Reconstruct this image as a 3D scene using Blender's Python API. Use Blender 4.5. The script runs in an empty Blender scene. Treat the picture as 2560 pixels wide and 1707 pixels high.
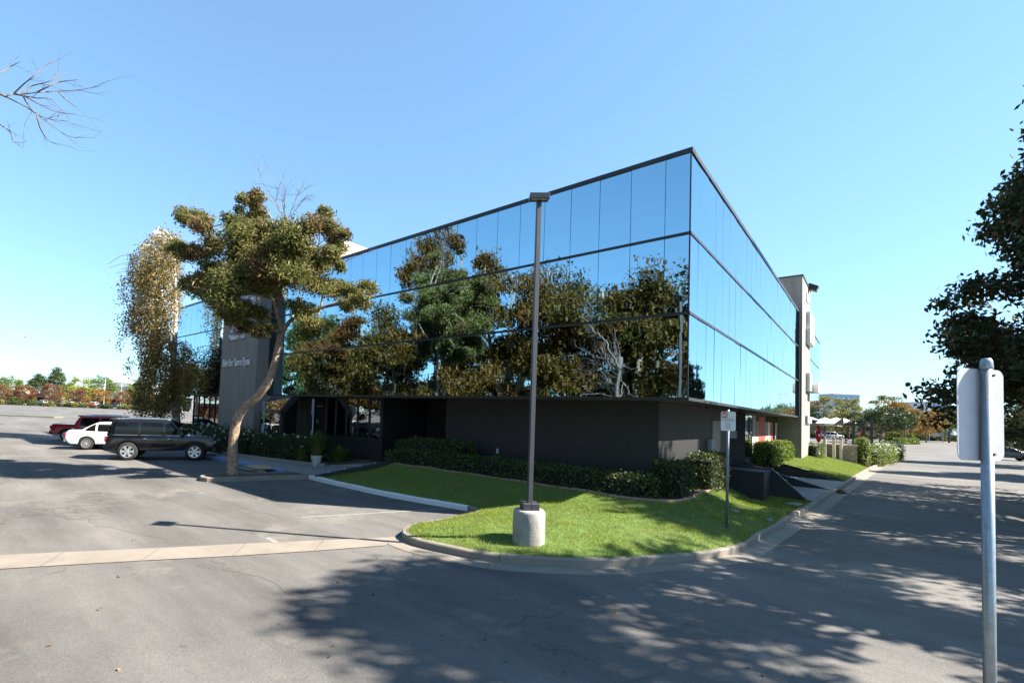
import bpy, bmesh, math, random
import numpy as np
from mathutils import Vector, Matrix
R = math.radians
scene = bpy.context.scene
C = scene.collection
# ---------------------------------------------------------------- camera
# solved from the photograph's vanishing points: 16.9 mm lens on a 36 mm wide frame, off-centre crop
F_PX, CX, CY, PW, PH = 1200.4853, 1120.18, 979.04, 2560.0, 1707.0
YAW, PITCH, ROLL = -.7297, .0447, .0389
EYE = np.array([3.5989, -13.1456, 2.70])
_cy, _sy, _cp, _sp, _cr, _sr = math.cos(YAW), math.sin(YAW), math.cos(PITCH), math.sin(PITCH), math.cos(ROLL), math.sin(ROLL)
FWD = np.array([_sy*_cp, _cy*_cp, _sp]); _rt = np.array([_cy, -_sy, 0.0]); _up = np.cross(_rt, FWD)
RGT = _cr*_rt+_sr*_up; UPV = -_sr*_rt+_cr*_up
cam_d = bpy.data.cameras.new('camera'); cam = bpy.data.objects.new('camera', cam_d); C.objects.link(cam)
cam.matrix_world = Matrix([[RGT[i], UPV[i], -FWD[i], EYE[i]] for i in range(3)]+[[0, 0, 0, 1]])
cam_d.sensor_width = 36; cam_d.lens = F_PX/PW*36
cam_d.shift_x = (PW/2-CX)/PW; cam_d.shift_y = (CY-PH/2)/PW
cam_d.clip_start = .05; cam_d.clip_end = 3000
scene.camera = cam
# ---------------------------------------------------------------- sky, sun, exposure
SUN_AZ, SUN_EL = R(56.8), R(41.8)
world = bpy.data.worlds.new('World'); scene.world = world; world.use_nodes = True
wn = world.node_tree.nodes; wl = world.node_tree.links
bg = wn['Background']
sky = wn.new('ShaderNodeTexSky'); sky.sky_type = 'NISHITA'; sky.sun_disc = False
sky.sun_elevation = SUN_EL; sky.sun_rotation = SUN_AZ; sky.air_density = 1.0; sky.dust_density = .05; sky.ozone_density = 1.6; sky.altitude = 20
wb = wn.new('ShaderNodeMix'); wb.data_type = 'RGBA'; wb.blend_type = 'MULTIPLY'; wb.inputs[0].default_value = 1; wb.inputs[7].default_value = (.88, 1.24, 1.50, 1)   # the photograph's white balance and contrast
sg_ = wn.new('ShaderNodeGamma'); sg_.inputs[1].default_value = .62; wl.new(sky.outputs[0], sg_.inputs[0]); wl.new(sg_.outputs[0], wb.inputs[6]); wl.new(wb.outputs[2], bg.inputs[0]); bg.inputs[1].default_value = .084
sun_d = bpy.data.lights.new('sun', 'SUN'); sun_d.energy = 5; sun_d.angle = R(.53); sun_d.color = (1, .93, .82)
sun = bpy.data.objects.new('sun', sun_d); C.objects.link(sun)
SUNV = Vector((math.sin(SUN_AZ)*math.cos(SUN_EL), math.cos(SUN_AZ)*math.cos(SUN_EL), math.sin(SUN_EL)))
sun.rotation_euler = SUNV.to_track_quat('Z', 'Y').to_euler(); sun.location = (30, 30, 40)
vs = scene.view_settings
vs.view_transform = 'Standard'; vs.look = 'None'; vs.gamma = 1; vs.use_curve_mapping = False; vs.exposure = 2.0
scene.cycles.max_bounces = 8; scene.cycles.transparent_max_bounces = 8; scene.cycles.caustics_reflective = False
# ---------------------------------------------------------------- pixel helpers (photo pixel -> point on a known surface)
def ray(x, y): return (x-CX)/F_PX*RGT-(y-CY)/F_PX*UPV+FWD
def gp(x, y, z=0.0):
    d = ray(x, y); return EYE+d*((z-EYE[2])/d[2])
def onx(x, y, X):
    d = ray(x, y); return EYE+d*((X-EYE[0])/d[0])
def ony(x, y, Y):
    d = ray(x, y); return EYE+d*((Y-EYE[1])/d[1])
def dep(x, y, D): return EYE+ray(x, y)*D
def zdep(p): return float((np.asarray(p)-EYE)@FWD)
def far(x, D, z=0.0):
    d = ray(x, 1000)   # D is the depth along the view
    return np.array([EYE[0]+d[0]*D, EYE[1]+d[1]*D, z])
# ---------------------------------------------------------------- materials
MATS = {}
def _new(name):
    m = bpy.data.materials.new(name); m.use_nodes = True; MATS[name] = m
    return m, m.node_tree.nodes, m.node_tree.links, m.node_tree.nodes['Principled BSDF']
def rgb(c): return (c[0], c[1], c[2], 1) if not isinstance(c, (int, float)) else (c, c, c, 1)
def ramp(n, stops):
    r = n.new('ShaderNodeValToRGB'); e = r.color_ramp.elements
    while len(e) < len(stops): e.new(.5)
    for i, (p, c) in enumerate(stops): e[i].position = p; e[i].color = rgb(c)
    return r
def coords(n, kind):
    if kind == 'world': return n.new('ShaderNodeNewGeometry').outputs['Position']
    return n.new('ShaderNodeTexCoord').outputs['Object']
def noise(n, l, vec, scale, detail=4, rough=.55):
    t = n.new('ShaderNodeTexNoise'); t.inputs['Scale'].default_value = scale; t.inputs['Detail'].default_value = detail; t.inputs['Roughness'].default_value = rough
    l.new(vec, t.inputs['Vector']); return t
def mixc(n, l, fac, a, b, mode='MIX'):
    m = n.new('ShaderNodeMix'); m.data_type = 'RGBA'; m.blend_type = mode
    for s, v in ((0, fac), (6, a), (7, b)):
        if hasattr(v, 'is_output'): l.new(v, m.inputs[s])
        else: m.inputs[s].default_value = v if s == 0 else rgb(v)
    return m.outputs[2]
def bumpn(n, l, b, h, strength, dist=.01):
    k = n.new('ShaderNodeBump'); k.inputs['Strength'].default_value = strength; k.inputs['Distance'].default_value = dist
    l.new(h, k.inputs['Height']); l.new(k.outputs[0], b.inputs['Normal'])
def pm(name, col, rough=.75, metal=0, var=.15, scale=3, bump=0, bscale=60, kind='world', spec=.5, fine=0):
    if name in MATS: return MATS[name]
    m, n, l, b = _new(name); v = coords(n, kind)
    b.inputs['Roughness'].default_value = rough; b.inputs['Metallic'].default_value = metal; b.inputs['Specular IOR Level'].default_value = spec
    c = col if not isinstance(col, (int, float)) else (col,)*3
    t = noise(n, l, v, scale, 5, .6)
    r = ramp(n, [(.3, [x*(1-var) for x in c]), (.7, [min(1, x*(1+var)) for x in c])]); l.new(t.outputs[0], r.inputs[0]); out = r.outputs[0]
    if fine:
        t2 = noise(n, l, v, bscale*2, 2); r2 = ramp(n, [(.35, 1-fine), (.65, 1+0*fine)]); l.new(t2.outputs[0], r2.inputs[0])
        out = mixc(n, l, 1.0, out, r2.outputs[0], 'MULTIPLY')
    l.new(out, b.inputs['Base Color'])
    if bump:
        t3 = noise(n, l, v, bscale, 4); bumpn(n, l, b, t3.outputs[0], bump)
    return m
def leafmat(name, stops, trans=.35, rough=.5, tint=None, tscale=.6):
    m, n, l, b = _new(name)
    g = n.new('ShaderNodeNewGeometry'); r = ramp(n, stops); l.new(g.outputs['Random Per Island'], r.inputs[0]); out = r.outputs[0]
    if tint:
        t = noise(n, l, g.outputs['Position'], tscale, 3); r2 = ramp(n, [(.50, 0), (.66, .9)]); l.new(t.outputs[0], r2.inputs[0])
        r3 = ramp(n, tint); l.new(g.outputs['Random Per Island'], r3.inputs[0])
        out = mixc(n, l, r2.outputs[0], out, r3.outputs[0])
    l.new(out, b.inputs['Base Color']); b.inputs['Roughness'].default_value = rough; b.inputs['Specular IOR Level'].default_value = .14
    tr = n.new('ShaderNodeBsdfTranslucent'); l.new(out, tr.inputs[0]); mx = n.new('ShaderNodeMixShader'); mx.inputs[0].default_value = trans
    l.new(b.outputs[0], mx.inputs[1]); l.new(tr.outputs[0], mx.inputs[2]); l.new(mx.outputs[0], n['Material Output'].inputs[0])
    return m
def asphalt(name):
    m, n, l, b = _new(name); v = coords(n, 'world')
    big = noise(n, l, v, .16, 6, .62); r1 = ramp(n, [(.30, (.110, .103, .098)), (.50, (.147, .138, .130)), (.70, (.188, .175, .160))]); l.new(big.outputs[0], r1.inputs[0])
    mp = n.new('ShaderNodeMapping'); mp.inputs['Rotation'].default_value = (0, 0, R(25)); mp.inputs['Scale'].default_value = (.28, 1.5, 1); l.new(v, mp.inputs[0])
    st = noise(n, l, mp.outputs[0], .55, 5, .65); r2 = ramp(n, [(.34, .70), (.64, 1.08)]); l.new(st.outputs[0], r2.inputs[0])
    out = mixc(n, l, 1, r1.outputs[0], r2.outputs[0], 'MULTIPLY')
    wear = noise(n, l, v, .42, 5, .7); r3 = ramp(n, [(.56, 0), (.70, 1)]); l.new(wear.outputs[0], r3.inputs[0])
    out = mixc(n, l, r3.outputs[0], out, (.195, .18, .158))
    sp = n.new('ShaderNodeTexVoronoi'); sp.inputs['Scale'].default_value = 42; l.new(v, sp.inputs['Vector'])
    r4 = ramp(n, [(0, 1.55), (.10, 1.15), (.22, 1.0), (.9, .8)]); l.new(sp.outputs['Distance'], r4.inputs[0])
    out = mixc(n, l, 1, out, r4.outputs[0], 'MULTIPLY')
    fn = noise(n, l, v, 160, 2); r5 = ramp(n, [(.3, .72), (.7, 1.22)]); l.new(fn.outputs[0], r5.inputs[0])
    out = mixc(n, l, 1, out, r5.outputs[0], 'MULTIPLY')
    # cracks
    wv = n.new('ShaderNodeVectorMath'); wv.operation = 'ADD'; cn = noise(n, l, v, 1.3, 5, .7); cs = n.new('ShaderNodeVectorMath'); cs.operation = 'SCALE'; cs.inputs[3].default_value = .9
    l.new(cn.outputs['Color'], cs.inputs[0]); l.new(v, wv.inputs[0]); l.new(cs.outputs[0], wv.inputs[1])
    vo = n.new('ShaderNodeTexVoronoi'); vo.feature = 'DISTANCE_TO_EDGE'; vo.inputs['Scale'].default_value = .17; l.new(wv.outputs[0], vo.inputs['Vector'])
    r6 = ramp(n, [(0, 1), (.0028, .65), (.0052, 0)]); l.new(vo.outputs['Distance'], r6.inputs[0])
    pn = noise(n, l, v, .25, 3); r7 = ramp(n, [(.50, 0), (.62, .7)]); l.new(pn.outputs[0], r7.inputs[0])
    ck = n.new('ShaderNodeMath'); ck.operation = 'MULTIPLY'; l.new(r6.outputs[0], ck.inputs[0]); l.new(r7.outputs[0], ck.inputs[1])
    out = mixc(n, l, ck.outputs[0], out, (.055, .05, .043))
    l.new(out, b.inputs['Base Color']); b.inputs['Roughness'].default_value = .88; b.inputs['Specular IOR Level'].default_value = .25
    ad = n.new('ShaderNodeMath'); ad.operation = 'ADD'; l.new(sp.outputs['Distance'], ad.inputs[0]); l.new(fn.outputs[0], ad.inputs[1])
    bumpn(n, l, b, ad.outputs[0], .5, .006)
    return m
def brickmat(name, col, mortar, bw, bh, strength=.35, rough=.6, var=.1, along='x', streak=.12):
    m, n, l, b = _new(name); v = coords(n, 'world'); sx = n.new('ShaderNodeSeparateXYZ'); l.new(v, sx.inputs[0]); cb = n.new('ShaderNodeCombineXYZ')
    ad = n.new('ShaderNodeMath'); ad.operation = 'ADD'; l.new(sx.outputs[0], ad.inputs[0]); l.new(sx.outputs[1], ad.inputs[1])
    l.new(ad.outputs[0], cb.inputs[0]); l.new(sx.outputs[2], cb.inputs[1])
    t = n.new('ShaderNodeTexBrick'); l.new(cb.outputs[0], t.inputs['Vector']); t.inputs['Scale'].default_value = 1; t.inputs['Brick Width'].default_value = bw; t.inputs['Row Height'].default_value = bh
    t.inputs['Mortar Size'].default_value = .006; t.inputs['Mortar Smooth'].default_value = .3
    t.inputs['Color1'].default_value = rgb([x*(1-var) for x in col]); t.inputs['Color2'].default_value = rgb([x*(1+var) for x in col]); t.inputs['Mortar'].default_value = rgb(mortar)
    mp = n.new('ShaderNodeMapping'); mp.inputs['Scale'].default_value = (2.5, 2.5, .25); l.new(v, mp.inputs[0]); s = noise(n, l, mp.outputs[0], 1, 5, .65); rr = ramp(n, [(.3, 1-streak*2), (.7, 1+streak)]); l.new(s.outputs[0], rr.inputs[0])
    l.new(mixc(n, l, 1, t.outputs['Color'], rr.outputs[0], 'MULTIPLY'), b.inputs['Base Color']); b.inputs['Roughness'].default_value = rough
    iv = n.new('ShaderNodeMath'); iv.operation = 'SUBTRACT'; iv.inputs[0].default_value = 1; l.new(t.outputs['Fac'], iv.inputs[1]); bumpn(n, l, b, iv.outputs[0], strength, .008)
    return m
def mirror_glass(name, col, rough, wav, scale):
    m, n, l, b = _new(name)
    v = coords(n, 'world')
    b.inputs['Base Color'].default_value = rgb(col); b.inputs['Metallic'].default_value = 1; b.inputs['Roughness'].default_value = rough
    b.inputs['Specular Tint'].default_value = (.92, .95, 1, 1)
    mp = n.new('ShaderNodeMapping'); mp.inputs['Scale'].default_value = (1, 1, 2.6); l.new(v, mp.inputs[0])
    t = noise(n, l, mp.outputs[0], scale, 2, .4); bumpn(n, l, b, t.outputs[0], 1, wav)
    return m
def paint(name, col, rough=.25, coat=1.0, metal=0):
    if name in MATS: return MATS[name]
    m, n, l, b = _new(name); b.inputs['Base Color'].default_value = rgb(col); b.inputs['Roughness'].default_value = rough+.15; b.inputs['Metallic'].default_value = metal
    b.inputs['Coat Weight'].default_value = coat; b.inputs['Coat Roughness'].default_value = .03; b.inputs['Specular IOR Level'].default_value = .15
    return m
asphalt('asphalt')
pm('concrete', (.235, .205, .168), .85, var=.16, scale=2.2, bump=.3, bscale=45, fine=.25)
pm('gutter_concrete', (.225, .193, .158), .85, var=.14, scale=1.6, bump=.3, bscale=45, fine=.22)
pm('walk_concrete', (.24, .237, .225), .85, var=.1, scale=1.2, bump=.2, bscale=50, fine=.15)
pm('white_paint', (.72, .73, .74), .6, var=.07, scale=6, fine=.18)
pm('blue_paint', (.16, .30, .58), .6, var=.12, scale=6, fine=.2)
pm('line_paint', (.27, .265, .25), .8, var=.3, scale=9, fine=.4)
pm('blue_line', (.12, .22, .36), .8, var=.3, scale=9, fine=.4)
pm('crack_fill', (.085, .078, .068), .95, var=.4, scale=6)
pm('tan_plate', (.50, .35, .17), .8, var=.12, scale=20)
pm('soil', (.10, .065, .042), .95, var=.35, scale=14, bump=.6, bscale=60)
pm('turf', (.075, .13, .024), .95, var=.3, scale=5, bump=.5, bscale=60)
pm('brown_edging', (.30, .19, .15), .8, var=.2, scale=9)
brickmat('dark_block', (.0135, .0135, .015), (.008, .008, .009), .40, .105, .45, .62, .06)
brickmat('tower_brick', (.26, .247, .222), (.18, .17, .155), .20, .068, .35, .8, .06)
pm('dark_metal', (.022, .023, .025), .45, .3, var=.1)
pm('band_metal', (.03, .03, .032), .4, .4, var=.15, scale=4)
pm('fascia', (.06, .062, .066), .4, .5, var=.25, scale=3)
pm('soffit', (.16, .15, .13), .8)
pm('roofing', (.42, .41, .39), .9)
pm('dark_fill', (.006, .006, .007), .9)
pm('door_tan', (.32, .28, .22), .6, var=.06)
pm('grey_box', (.32, .33, .33), .5)
mirror_glass('mirror_glass', (.36, .56, .66), .012, .0030, .9)
mirror_glass('window_mirror', (.30, .30, .29), .01, .003, 1.4)
pm('galvanized', (.30, .34, .37), .42, .75, var=.12, scale=25, kind='object', fine=.12)
pm('alu_plate', (.46, .46, .50), .45, .1, var=.06, scale=14, kind='object')
pm('pole_paint', (.055, .056, .066), .42, .25, var=.12, scale=3)
pm('post_grey', (.16, .18, .21), .5, .4, var=.1)
pm('base_concrete', (.33, .31, .275), .9, var=.22, scale=5, bump=.7, bscale=28, fine=.3)
pm('sign_white', (.66, .66, .65), .5, var=.03)
pm('sign_red', (.55, .05, .03), .5, var=.05)
pm('sign_blue', (.05, .10, .42), .5, var=.05)
pm('ink_grey', (.10, .10, .11), .6, var=.05)
pm('ink_faded', (.36, .36, .38), .6, var=.05)
pm('letter_white', (.74, .75, .80), .5, var=.03)
pm('letter_side', (.03, .03, .035), .5)
pm('purple_ink', (.13, .07, .22), .6, var=.05)
pm('teal', (.06, .28, .30), .5, var=.05)
pm('bark_tan', (.30, .225, .165), .9, var=.55, scale=9, bump=1, bscale=16, fine=.5)
pm('bark_dark', (.10, .078, .058), .95, var=.35, scale=12, bump=1, bscale=24)
pm('twig', (.13, .10, .092), .8, var=.2)
pm('rubber', (.018, .018, .018), .85)
pm('rim', (.62, .63, .64), .3, .8, var=.04)
pm('rim_dark', (.10, .10, .11), .4, .7)
pm('chrome', (.75, .75, .76), .12, 1, var=.02)
pm('car_glass', (.006, .007, .008), .03, 0, var=.02, spec=.35)
pm('plastic_black', (.02, .02, .021), .5)
pm('tail_red', (.42, .012, .012), .2)
pm('amber', (.85, .30, .02), .3)
pm('lamp_clear', (.65, .66, .66), .15)
pm('stone_ledge', (.36, .27, .19), .9, var=.4, scale=7, bump=.4)
pm('cap_stone', (.62, .55, .46), .8)
pm('canvas_white', (.82, .82, .80), .8, var=.03)
pm('canvas_red', (.42, .025, .035), .8, var=.1)
pm('canvas_taupe', (.36, .29, .25), .8)
pm('post_dark', (.05, .052, .05), .6)
pm('pot', (.42, .42, .42), .7, var=.08, scale=9)
pm('skin', (.45, .27, .19), .6); pm('cloth_dark', (.02, .02, .025), .9); pm('cloth_blue', (.10, .13, .24), .9); pm('hair', (.015, .011, .01), .7)
pm('curtain', (.55, .56, .53), .85, var=.12, scale=9); pm('poster_red', (.55, .05, .04), .6); pm('poster_wood', (.40, .31, .24), .7, var=.25, scale=8)
m, n, l, b = _new('birch_bark'); v = coords(n, 'world'); mp = n.new('ShaderNodeMapping'); mp.inputs['Scale'].default_value = (3, 3, 12); l.new(v, mp.inputs[0])
t = noise(n, l, mp.outputs[0], 1, 4); r = ramp(n, [(.40, (.06, .05, .045)), (.47, (.62, .58, .53))]); l.new(t.outputs[0], r.inputs[0]); l.new(r.outputs[0], b.inputs['Base Color']); b.inputs['Roughness'].default_value = .8
G_, O_ = (.085, .115, .028), (.16, .15, .045)
leafmat('leaf_ash', [(0, (.06, .085, .022)), (.35, (.12, .14, .038)), (.7, (.20, .195, .062)), (1, (.31, .26, .12))], .45, .5,
        tint=[(0, (.09, .06, .035)), (.5, (.16, .075, .045)), (.8, (.22, .07, .05)), (1, (.30, .17, .09))])
leafmat('leaf_birch', [(0, (.10, .09, .025)), (.4, (.19, .16, .04)), (.75, (.28, .20, .06)), (1, (.30, .15, .07))], .35)
leafmat('leaf_dark', [(0, (.022, .036, .014)), (.6, (.045, .06, .02)), (.9, (.09, .075, .028)), (1, (.15, .06, .03))], .18)
leafmat('leaf_olive', [(0, (.05, .032, .007)), (.5, (.10, .060, .012)), (1, (.175, .095, .022))], .25, tint=[(0, (.09, .04, .012)), (1, (.16, .06, .022))], tscale=.3)
leafmat('leaf_green', [(0, (.05, .10, .018)), (.5, (.10, .15, .026)), (1, (.17, .20, .04))], .25)
leafmat('leaf_elm', [(0, (.04, .030, .007)), (.5, (.085, .058, .011)), (1, (.15, .09, .02))], .25, tint=[(0, (.032, .036, .008)), (1, (.075, .066, .014))], tscale=.3)
leafmat('leaf_pine', [(0, (.025, .045, .018)), (.6, (.055, .085, .03)), (1, (.09, .12, .04))], .12)
leafmat('leaf_rust', [(0, (.10, .042, .025)), (.5, (.16, .068, .04)), (1, (.20, .12, .05))], .3)
leafmat('leaf_yellow', [(0, (.18, .14, .02)), (.5, (.26, .20, .03)), (1, (.30, .25, .06))], .3)
leafmat('leaf_lime', [(0, (.14, .18, .03)), (.5, (.24, .26, .05)), (1, (.34, .33, .09))], .3)
leafmat('leaf_gold', [(0, (.10, .115, .02)), (.5, (.19, .185, .035)), (1, (.27, .23, .06))], .3)
leafmat('leaf_orange', [(0, (.20, .085, .025)), (.4, (.26, .15, .035)), (.75, (.24, .20, .04)), (1, (.30, .10, .05))], .3)
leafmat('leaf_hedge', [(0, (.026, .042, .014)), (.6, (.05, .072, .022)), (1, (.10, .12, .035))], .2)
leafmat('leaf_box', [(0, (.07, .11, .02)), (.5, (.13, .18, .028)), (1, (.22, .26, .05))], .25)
leafmat('blade', [(0, (.11, .175, .02)), (.5, (.19, .255, .03)), (.85, (.30, .33, .055)), (1, (.42, .37, .14))], .4, .6, tint=[(0, (.14, .19, .024)), (.6, (.29, .30, .06)), (1, (.44, .38, .16))], tscale=1.3)
leafmat('reed', [(0, (.06, .10, .02)), (.6, (.11, .15, .035)), (1, (.20, .21, .08))], .3)
leafmat('petal', [(0, (.75, .75, .72)), (1, (.85, .85, .83))], .3)
leafmat('litter', [(0, (.12, .07, .03)), (1, (.26, .17, .05))], .2)
# ---------------------------------------------------------------- object helpers
def tag(o, label=None, cat=None, group=None, kind=None):
    if label: o['label'] = label
    if cat: o['category'] = cat
    if group: o['group'] = group
    if kind: o['kind'] = kind
    return o
def link(name, me, mat=None, parent=None, loc=None):
    o = bpy.data.objects.new(name, me); C.objects.link(o)
    if mat and not me.materials: me.materials.append(MATS[mat])
    if parent: o.parent = parent
    if loc is not None: o.location = loc
    return o
def thing(name, label, cat, loc=(0, 0, 0), rz=0, group=None):
    o = bpy.data.objects.new(name, None); C.objects.link(o); o.location = loc; o.rotation_euler.z = rz; o.empty_display_size = .2
    return tag(o, label, cat, group)
def clone(root, loc, rz=0, sc=1, label=None, group=None):
    def rec(o, par):
        c = o.copy(); C.objects.link(c); c.parent = par
        for ch in kids.get(o.name, []): rec(ch, c)
        return c
    kids = {}
    for o in list(root.children_recursive): kids.setdefault(o.parent.name, []).append(o)
    c = rec(root, None); c.location = loc; c.rotation_euler.z = rz; c.scale = (sc,)*3 if isinstance(sc, (int, float)) else sc
    if label: c['label'] = label
    if group: c['group'] = group
    return c
class MB:
    def __init__(s): s.v = []; s.f = []; s.mi = []; s.cur = 0
    def add(s, vs, fs):
        b = len(s.v); s.v += [tuple(map(float, p)) for p in vs]; s.f += [tuple(b+i for i in f) for f in fs]; s.mi += [s.cur]*len(fs); return s
    def box(s, x0, x1, y0, y1, z0, z1):
        return s.add([(x0, y0, z0), (x1, y0, z0), (x1, y1, z0), (x0, y1, z0), (x0, y0, z1), (x1, y0, z1), (x1, y1, z1), (x0, y1, z1)],
                     [(0, 3, 2, 1), (4, 5, 6, 7), (0, 1, 5, 4), (1, 2, 6, 5), (2, 3, 7, 6), (3, 0, 4, 7)])
    def prism(s, poly, z0, z1):
        n = len(poly); z0 = z0 if hasattr(z0, '__len__') else [z0]*n; z1 = z1 if hasattr(z1, '__len__') else [z1]*n
        return s.add([(p[0], p[1], z0[i]) for i, p in enumerate(poly)]+[(p[0], p[1], z1[i]) for i, p in enumerate(poly)],
                     [tuple(range(n))[::-1], tuple(range(n, 2*n))]+[(i, (i+1) % n, n+(i+1) % n, n+i) for i in range(n)])
    def tube(s, pts, rad, k=8, cap=True):
        pts = [np.asarray(p, float) for p in pts]; m = len(pts); rad = rad if hasattr(rad, '__len__') else [rad]*m; vs = []
        u = None
        for i in range(m):
            t = pts[min(i+1, m-1)]-pts[max(i-1, 0)]; t = t/(np.linalg.norm(t)+1e-9)
            if u is None: u = np.cross(t, (0, 0, 1) if abs(t[2]) < .9 else (1, 0, 0))
            u = u-t*(u@t); u /= np.linalg.norm(u)+1e-9; w = np.cross(t, u)
            for j in range(k):
                a = 2*math.pi*j/k; vs.append(pts[i]+rad[i]*(math.cos(a)*u+math.sin(a)*w))
        fs = [(i*k+j, i*k+(j+1) % k, (i+1)*k+(j+1) % k, (i+1)*k+j) for i in range(m-1) for j in range(k)]
        if cap: fs += [tuple(range(k))[::-1], tuple(range((m-1)*k, m*k))]
        return s.add(vs, fs)
    def lathe(s, prof, k=24, c=(0, 0, 0), axis='z', cap=True):
        vs = []
        for r, h in prof:
            for j in range(k):
                a = 2*math.pi*j/k; x, y = r*math.cos(a), r*math.sin(a)
                vs.append((c[0]+x, c[1]+y, c[2]+h) if axis == 'z' else (c[0]+x, c[1]+h, c[2]+y))
        m = len(prof); fs = [(i*k+j, i*k+(j+1) % k, (i+1)*k+(j+1) % k, (i+1)*k+j) for i in range(m-1) for j in range(k)]
        if cap: fs += [tuple(range(k))[::-1], tuple(range((m-1)*k, m*k))]
        return s.add(vs, fs)
    def ball(s, c, r, k=10, m=6, sq=(1, 1, 1)):
        vs = []; 
        for i in range(m+1):
            t = math.pi*i/m
            for j in range(k): a = 2*math.pi*j/k; vs.append((c[0]+r*sq[0]*math.sin(t)*math.cos(a), c[1]+r*sq[1]*math.sin(t)*math.sin(a), c[2]+r*sq[2]*math.cos(t)))
        return s.add(vs, [(i*k+j, i*k+(j+1) % k, (i+1)*k+(j+1) % k, (i+1)*k+j) for i in range(m) for j in range(k)])
    def mesh(s, name, mats=None, smooth=False, bevel=0, seg=1, fix=True):
        me = bpy.data.meshes.new(name); me.from_pydata(s.v, [], s.f)
        for m in (mats if isinstance(mats, (list, tuple)) else [mats]) if mats else []: me.materials.append(MATS[m])
        if any(s.mi): me.polygons.foreach_set('material_index', s.mi)
        if bevel or fix:
            bm = bmesh.new(); bm.from_mesh(me); bmesh.ops.recalc_face_normals(bm, faces=bm.faces)
            if bevel: bmesh.ops.bevel(bm, geom=[e for e in bm.edges if len(e.link_faces) == 2 and e.calc_face_angle(0) > .35], offset=bevel, segments=seg, affect='EDGES', profile=.6, clamp_overlap=True)
            bm.to_mesh(me); bm.free()
        if smooth: me.polygons.foreach_set('use_smooth', [True]*len(me.polygons))
        return me
    def build(s, name, mats, parent=None, smooth=False, bevel=0, seg=1, loc=None):
        return link(name, s.mesh(name, mats, smooth, bevel, seg), None, parent, loc)
def npmesh(name, verts, nper, mat):
    n = len(verts)//nper; me = bpy.data.meshes.new(name); me.vertices.add(len(verts)); me.vertices.foreach_set('co', np.ascontiguousarray(verts, np.float32).ravel())
    me.loops.add(n*nper); me.loops.foreach_set('vertex_index', np.arange(n*nper, dtype=np.int32)); me.polygons.add(n)
    me.polygons.foreach_set('loop_start', np.arange(0, n*nper, nper, dtype=np.int32)); me.update(calc_edges=True); me.materials.append(MATS[mat]); return me
def leaves(name, cen, L, W, mat, rng, droop=0, flat=0):
    n = len(cen); a = rng.normal(size=(n, 3)); a[:, 2] = a[:, 2]*(1-flat)-droop; a /= np.linalg.norm(a, axis=1)[:, None]+1e-9
    b = rng.normal(size=(n, 3)); b -= a*(b*a).sum(1)[:, None]; b /= np.linalg.norm(b, axis=1)[:, None]+1e-9
    s = rng.uniform(.65, 1.3, (n, 1)); L = L*s; W = W*s
    v = np.stack([cen-a*L/2, cen+b*W/2+a*L*.06, cen+a*L/2, cen-b*W/2+a*L*.06], 1).reshape(-1, 3)
    return npmesh(name, v, 4, mat)
def blob(rng, c, r, n, sq=(1, 1, 1), p=.42):
    d = rng.normal(size=(n, 3)); d /= np.linalg.norm(d, axis=1)[:, None]; rr = r*rng.uniform(0, 1, (n, 1))**p
    return np.asarray(c)+d*rr*np.asarray(sq)
def gblob(rng, c, r, n, sq=(1, 1, 1)): return np.asarray(c)+np.clip(rng.normal(size=(n, 3)), -1.7, 1.7)*r*np.asarray(sq)
def catmull(pts, step):
    pts = [np.asarray(p, float) for p in pts]; P = [2*pts[0]-pts[1]]+pts+[2*pts[-1]-pts[-2]]; out = []
    for i in range(1, len(P)-2):
        n = max(2, int(np.linalg.norm(P[i+1]-P[i])/step))
        for k in range(n):
            t = k/n; out.append(.5*((2*P[i])+(-P[i-1]+P[i+1])*t+(2*P[i-1]-5*P[i]+4*P[i+1]-P[i+2])*t*t+(-P[i-1]+3*P[i]-3*P[i+1]+P[i+2])*t**3))
    return out+[P[-2]]
def offset2(path, d):
    path = np.asarray(path)[:, :2]; t = np.gradient(path, axis=0); t /= np.linalg.norm(t, axis=1)[:, None]; return path+np.stack([-t[:, 1], t[:, 0]], 1)*d
def inside(px, py, poly):
    r = np.zeros(len(px), bool); n = len(poly); j = n-1
    for i in range(n):
        xi, yi = poly[i][:2]; xj, yj = poly[j][:2]
        r ^= ((yi > py) != (yj > py)) & (px < (xj-xi)*(py-yi)/(yj-yi+1e-12)+xi); j = i
    return r
def pdist(px, py, path):
    d = np.full(len(px), 1e9)
    for a, b in zip(path[:-1], path[1:]):
        ax, ay = a[:2]; bx, by = b[:2]; ux, uy = bx-ax, by-ay; q = ux*ux+uy*uy+1e-12
        t = np.clip(((px-ax)*ux+(py-ay)*uy)/q, 0, 1); d = np.minimum(d, np.hypot(px-ax-t*ux, py-ay-t*uy))
    return d
def text_mesh(s, size=1, extrude=.02, bold=0, mat='ink_grey', align='LEFT', shear=0, space=1):
    cu = bpy.data.curves.new('lettering', 'FONT'); cu.body = s; cu.size = size; cu.extrude = extrude; cu.offset = bold; cu.align_x = align; cu.shear = shear; cu.space_character = space
    o = bpy.data.objects.new('lettering', cu); C.objects.link(o); bpy.context.view_layer.update()
    me = bpy.data.meshes.new_from_object(o.evaluated_get(bpy.context.evaluated_depsgraph_get())); bpy.data.objects.remove(o); bpy.data.curves.remove(cu)
    me.materials.clear(); me.materials.append(MATS[mat]); return me
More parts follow.
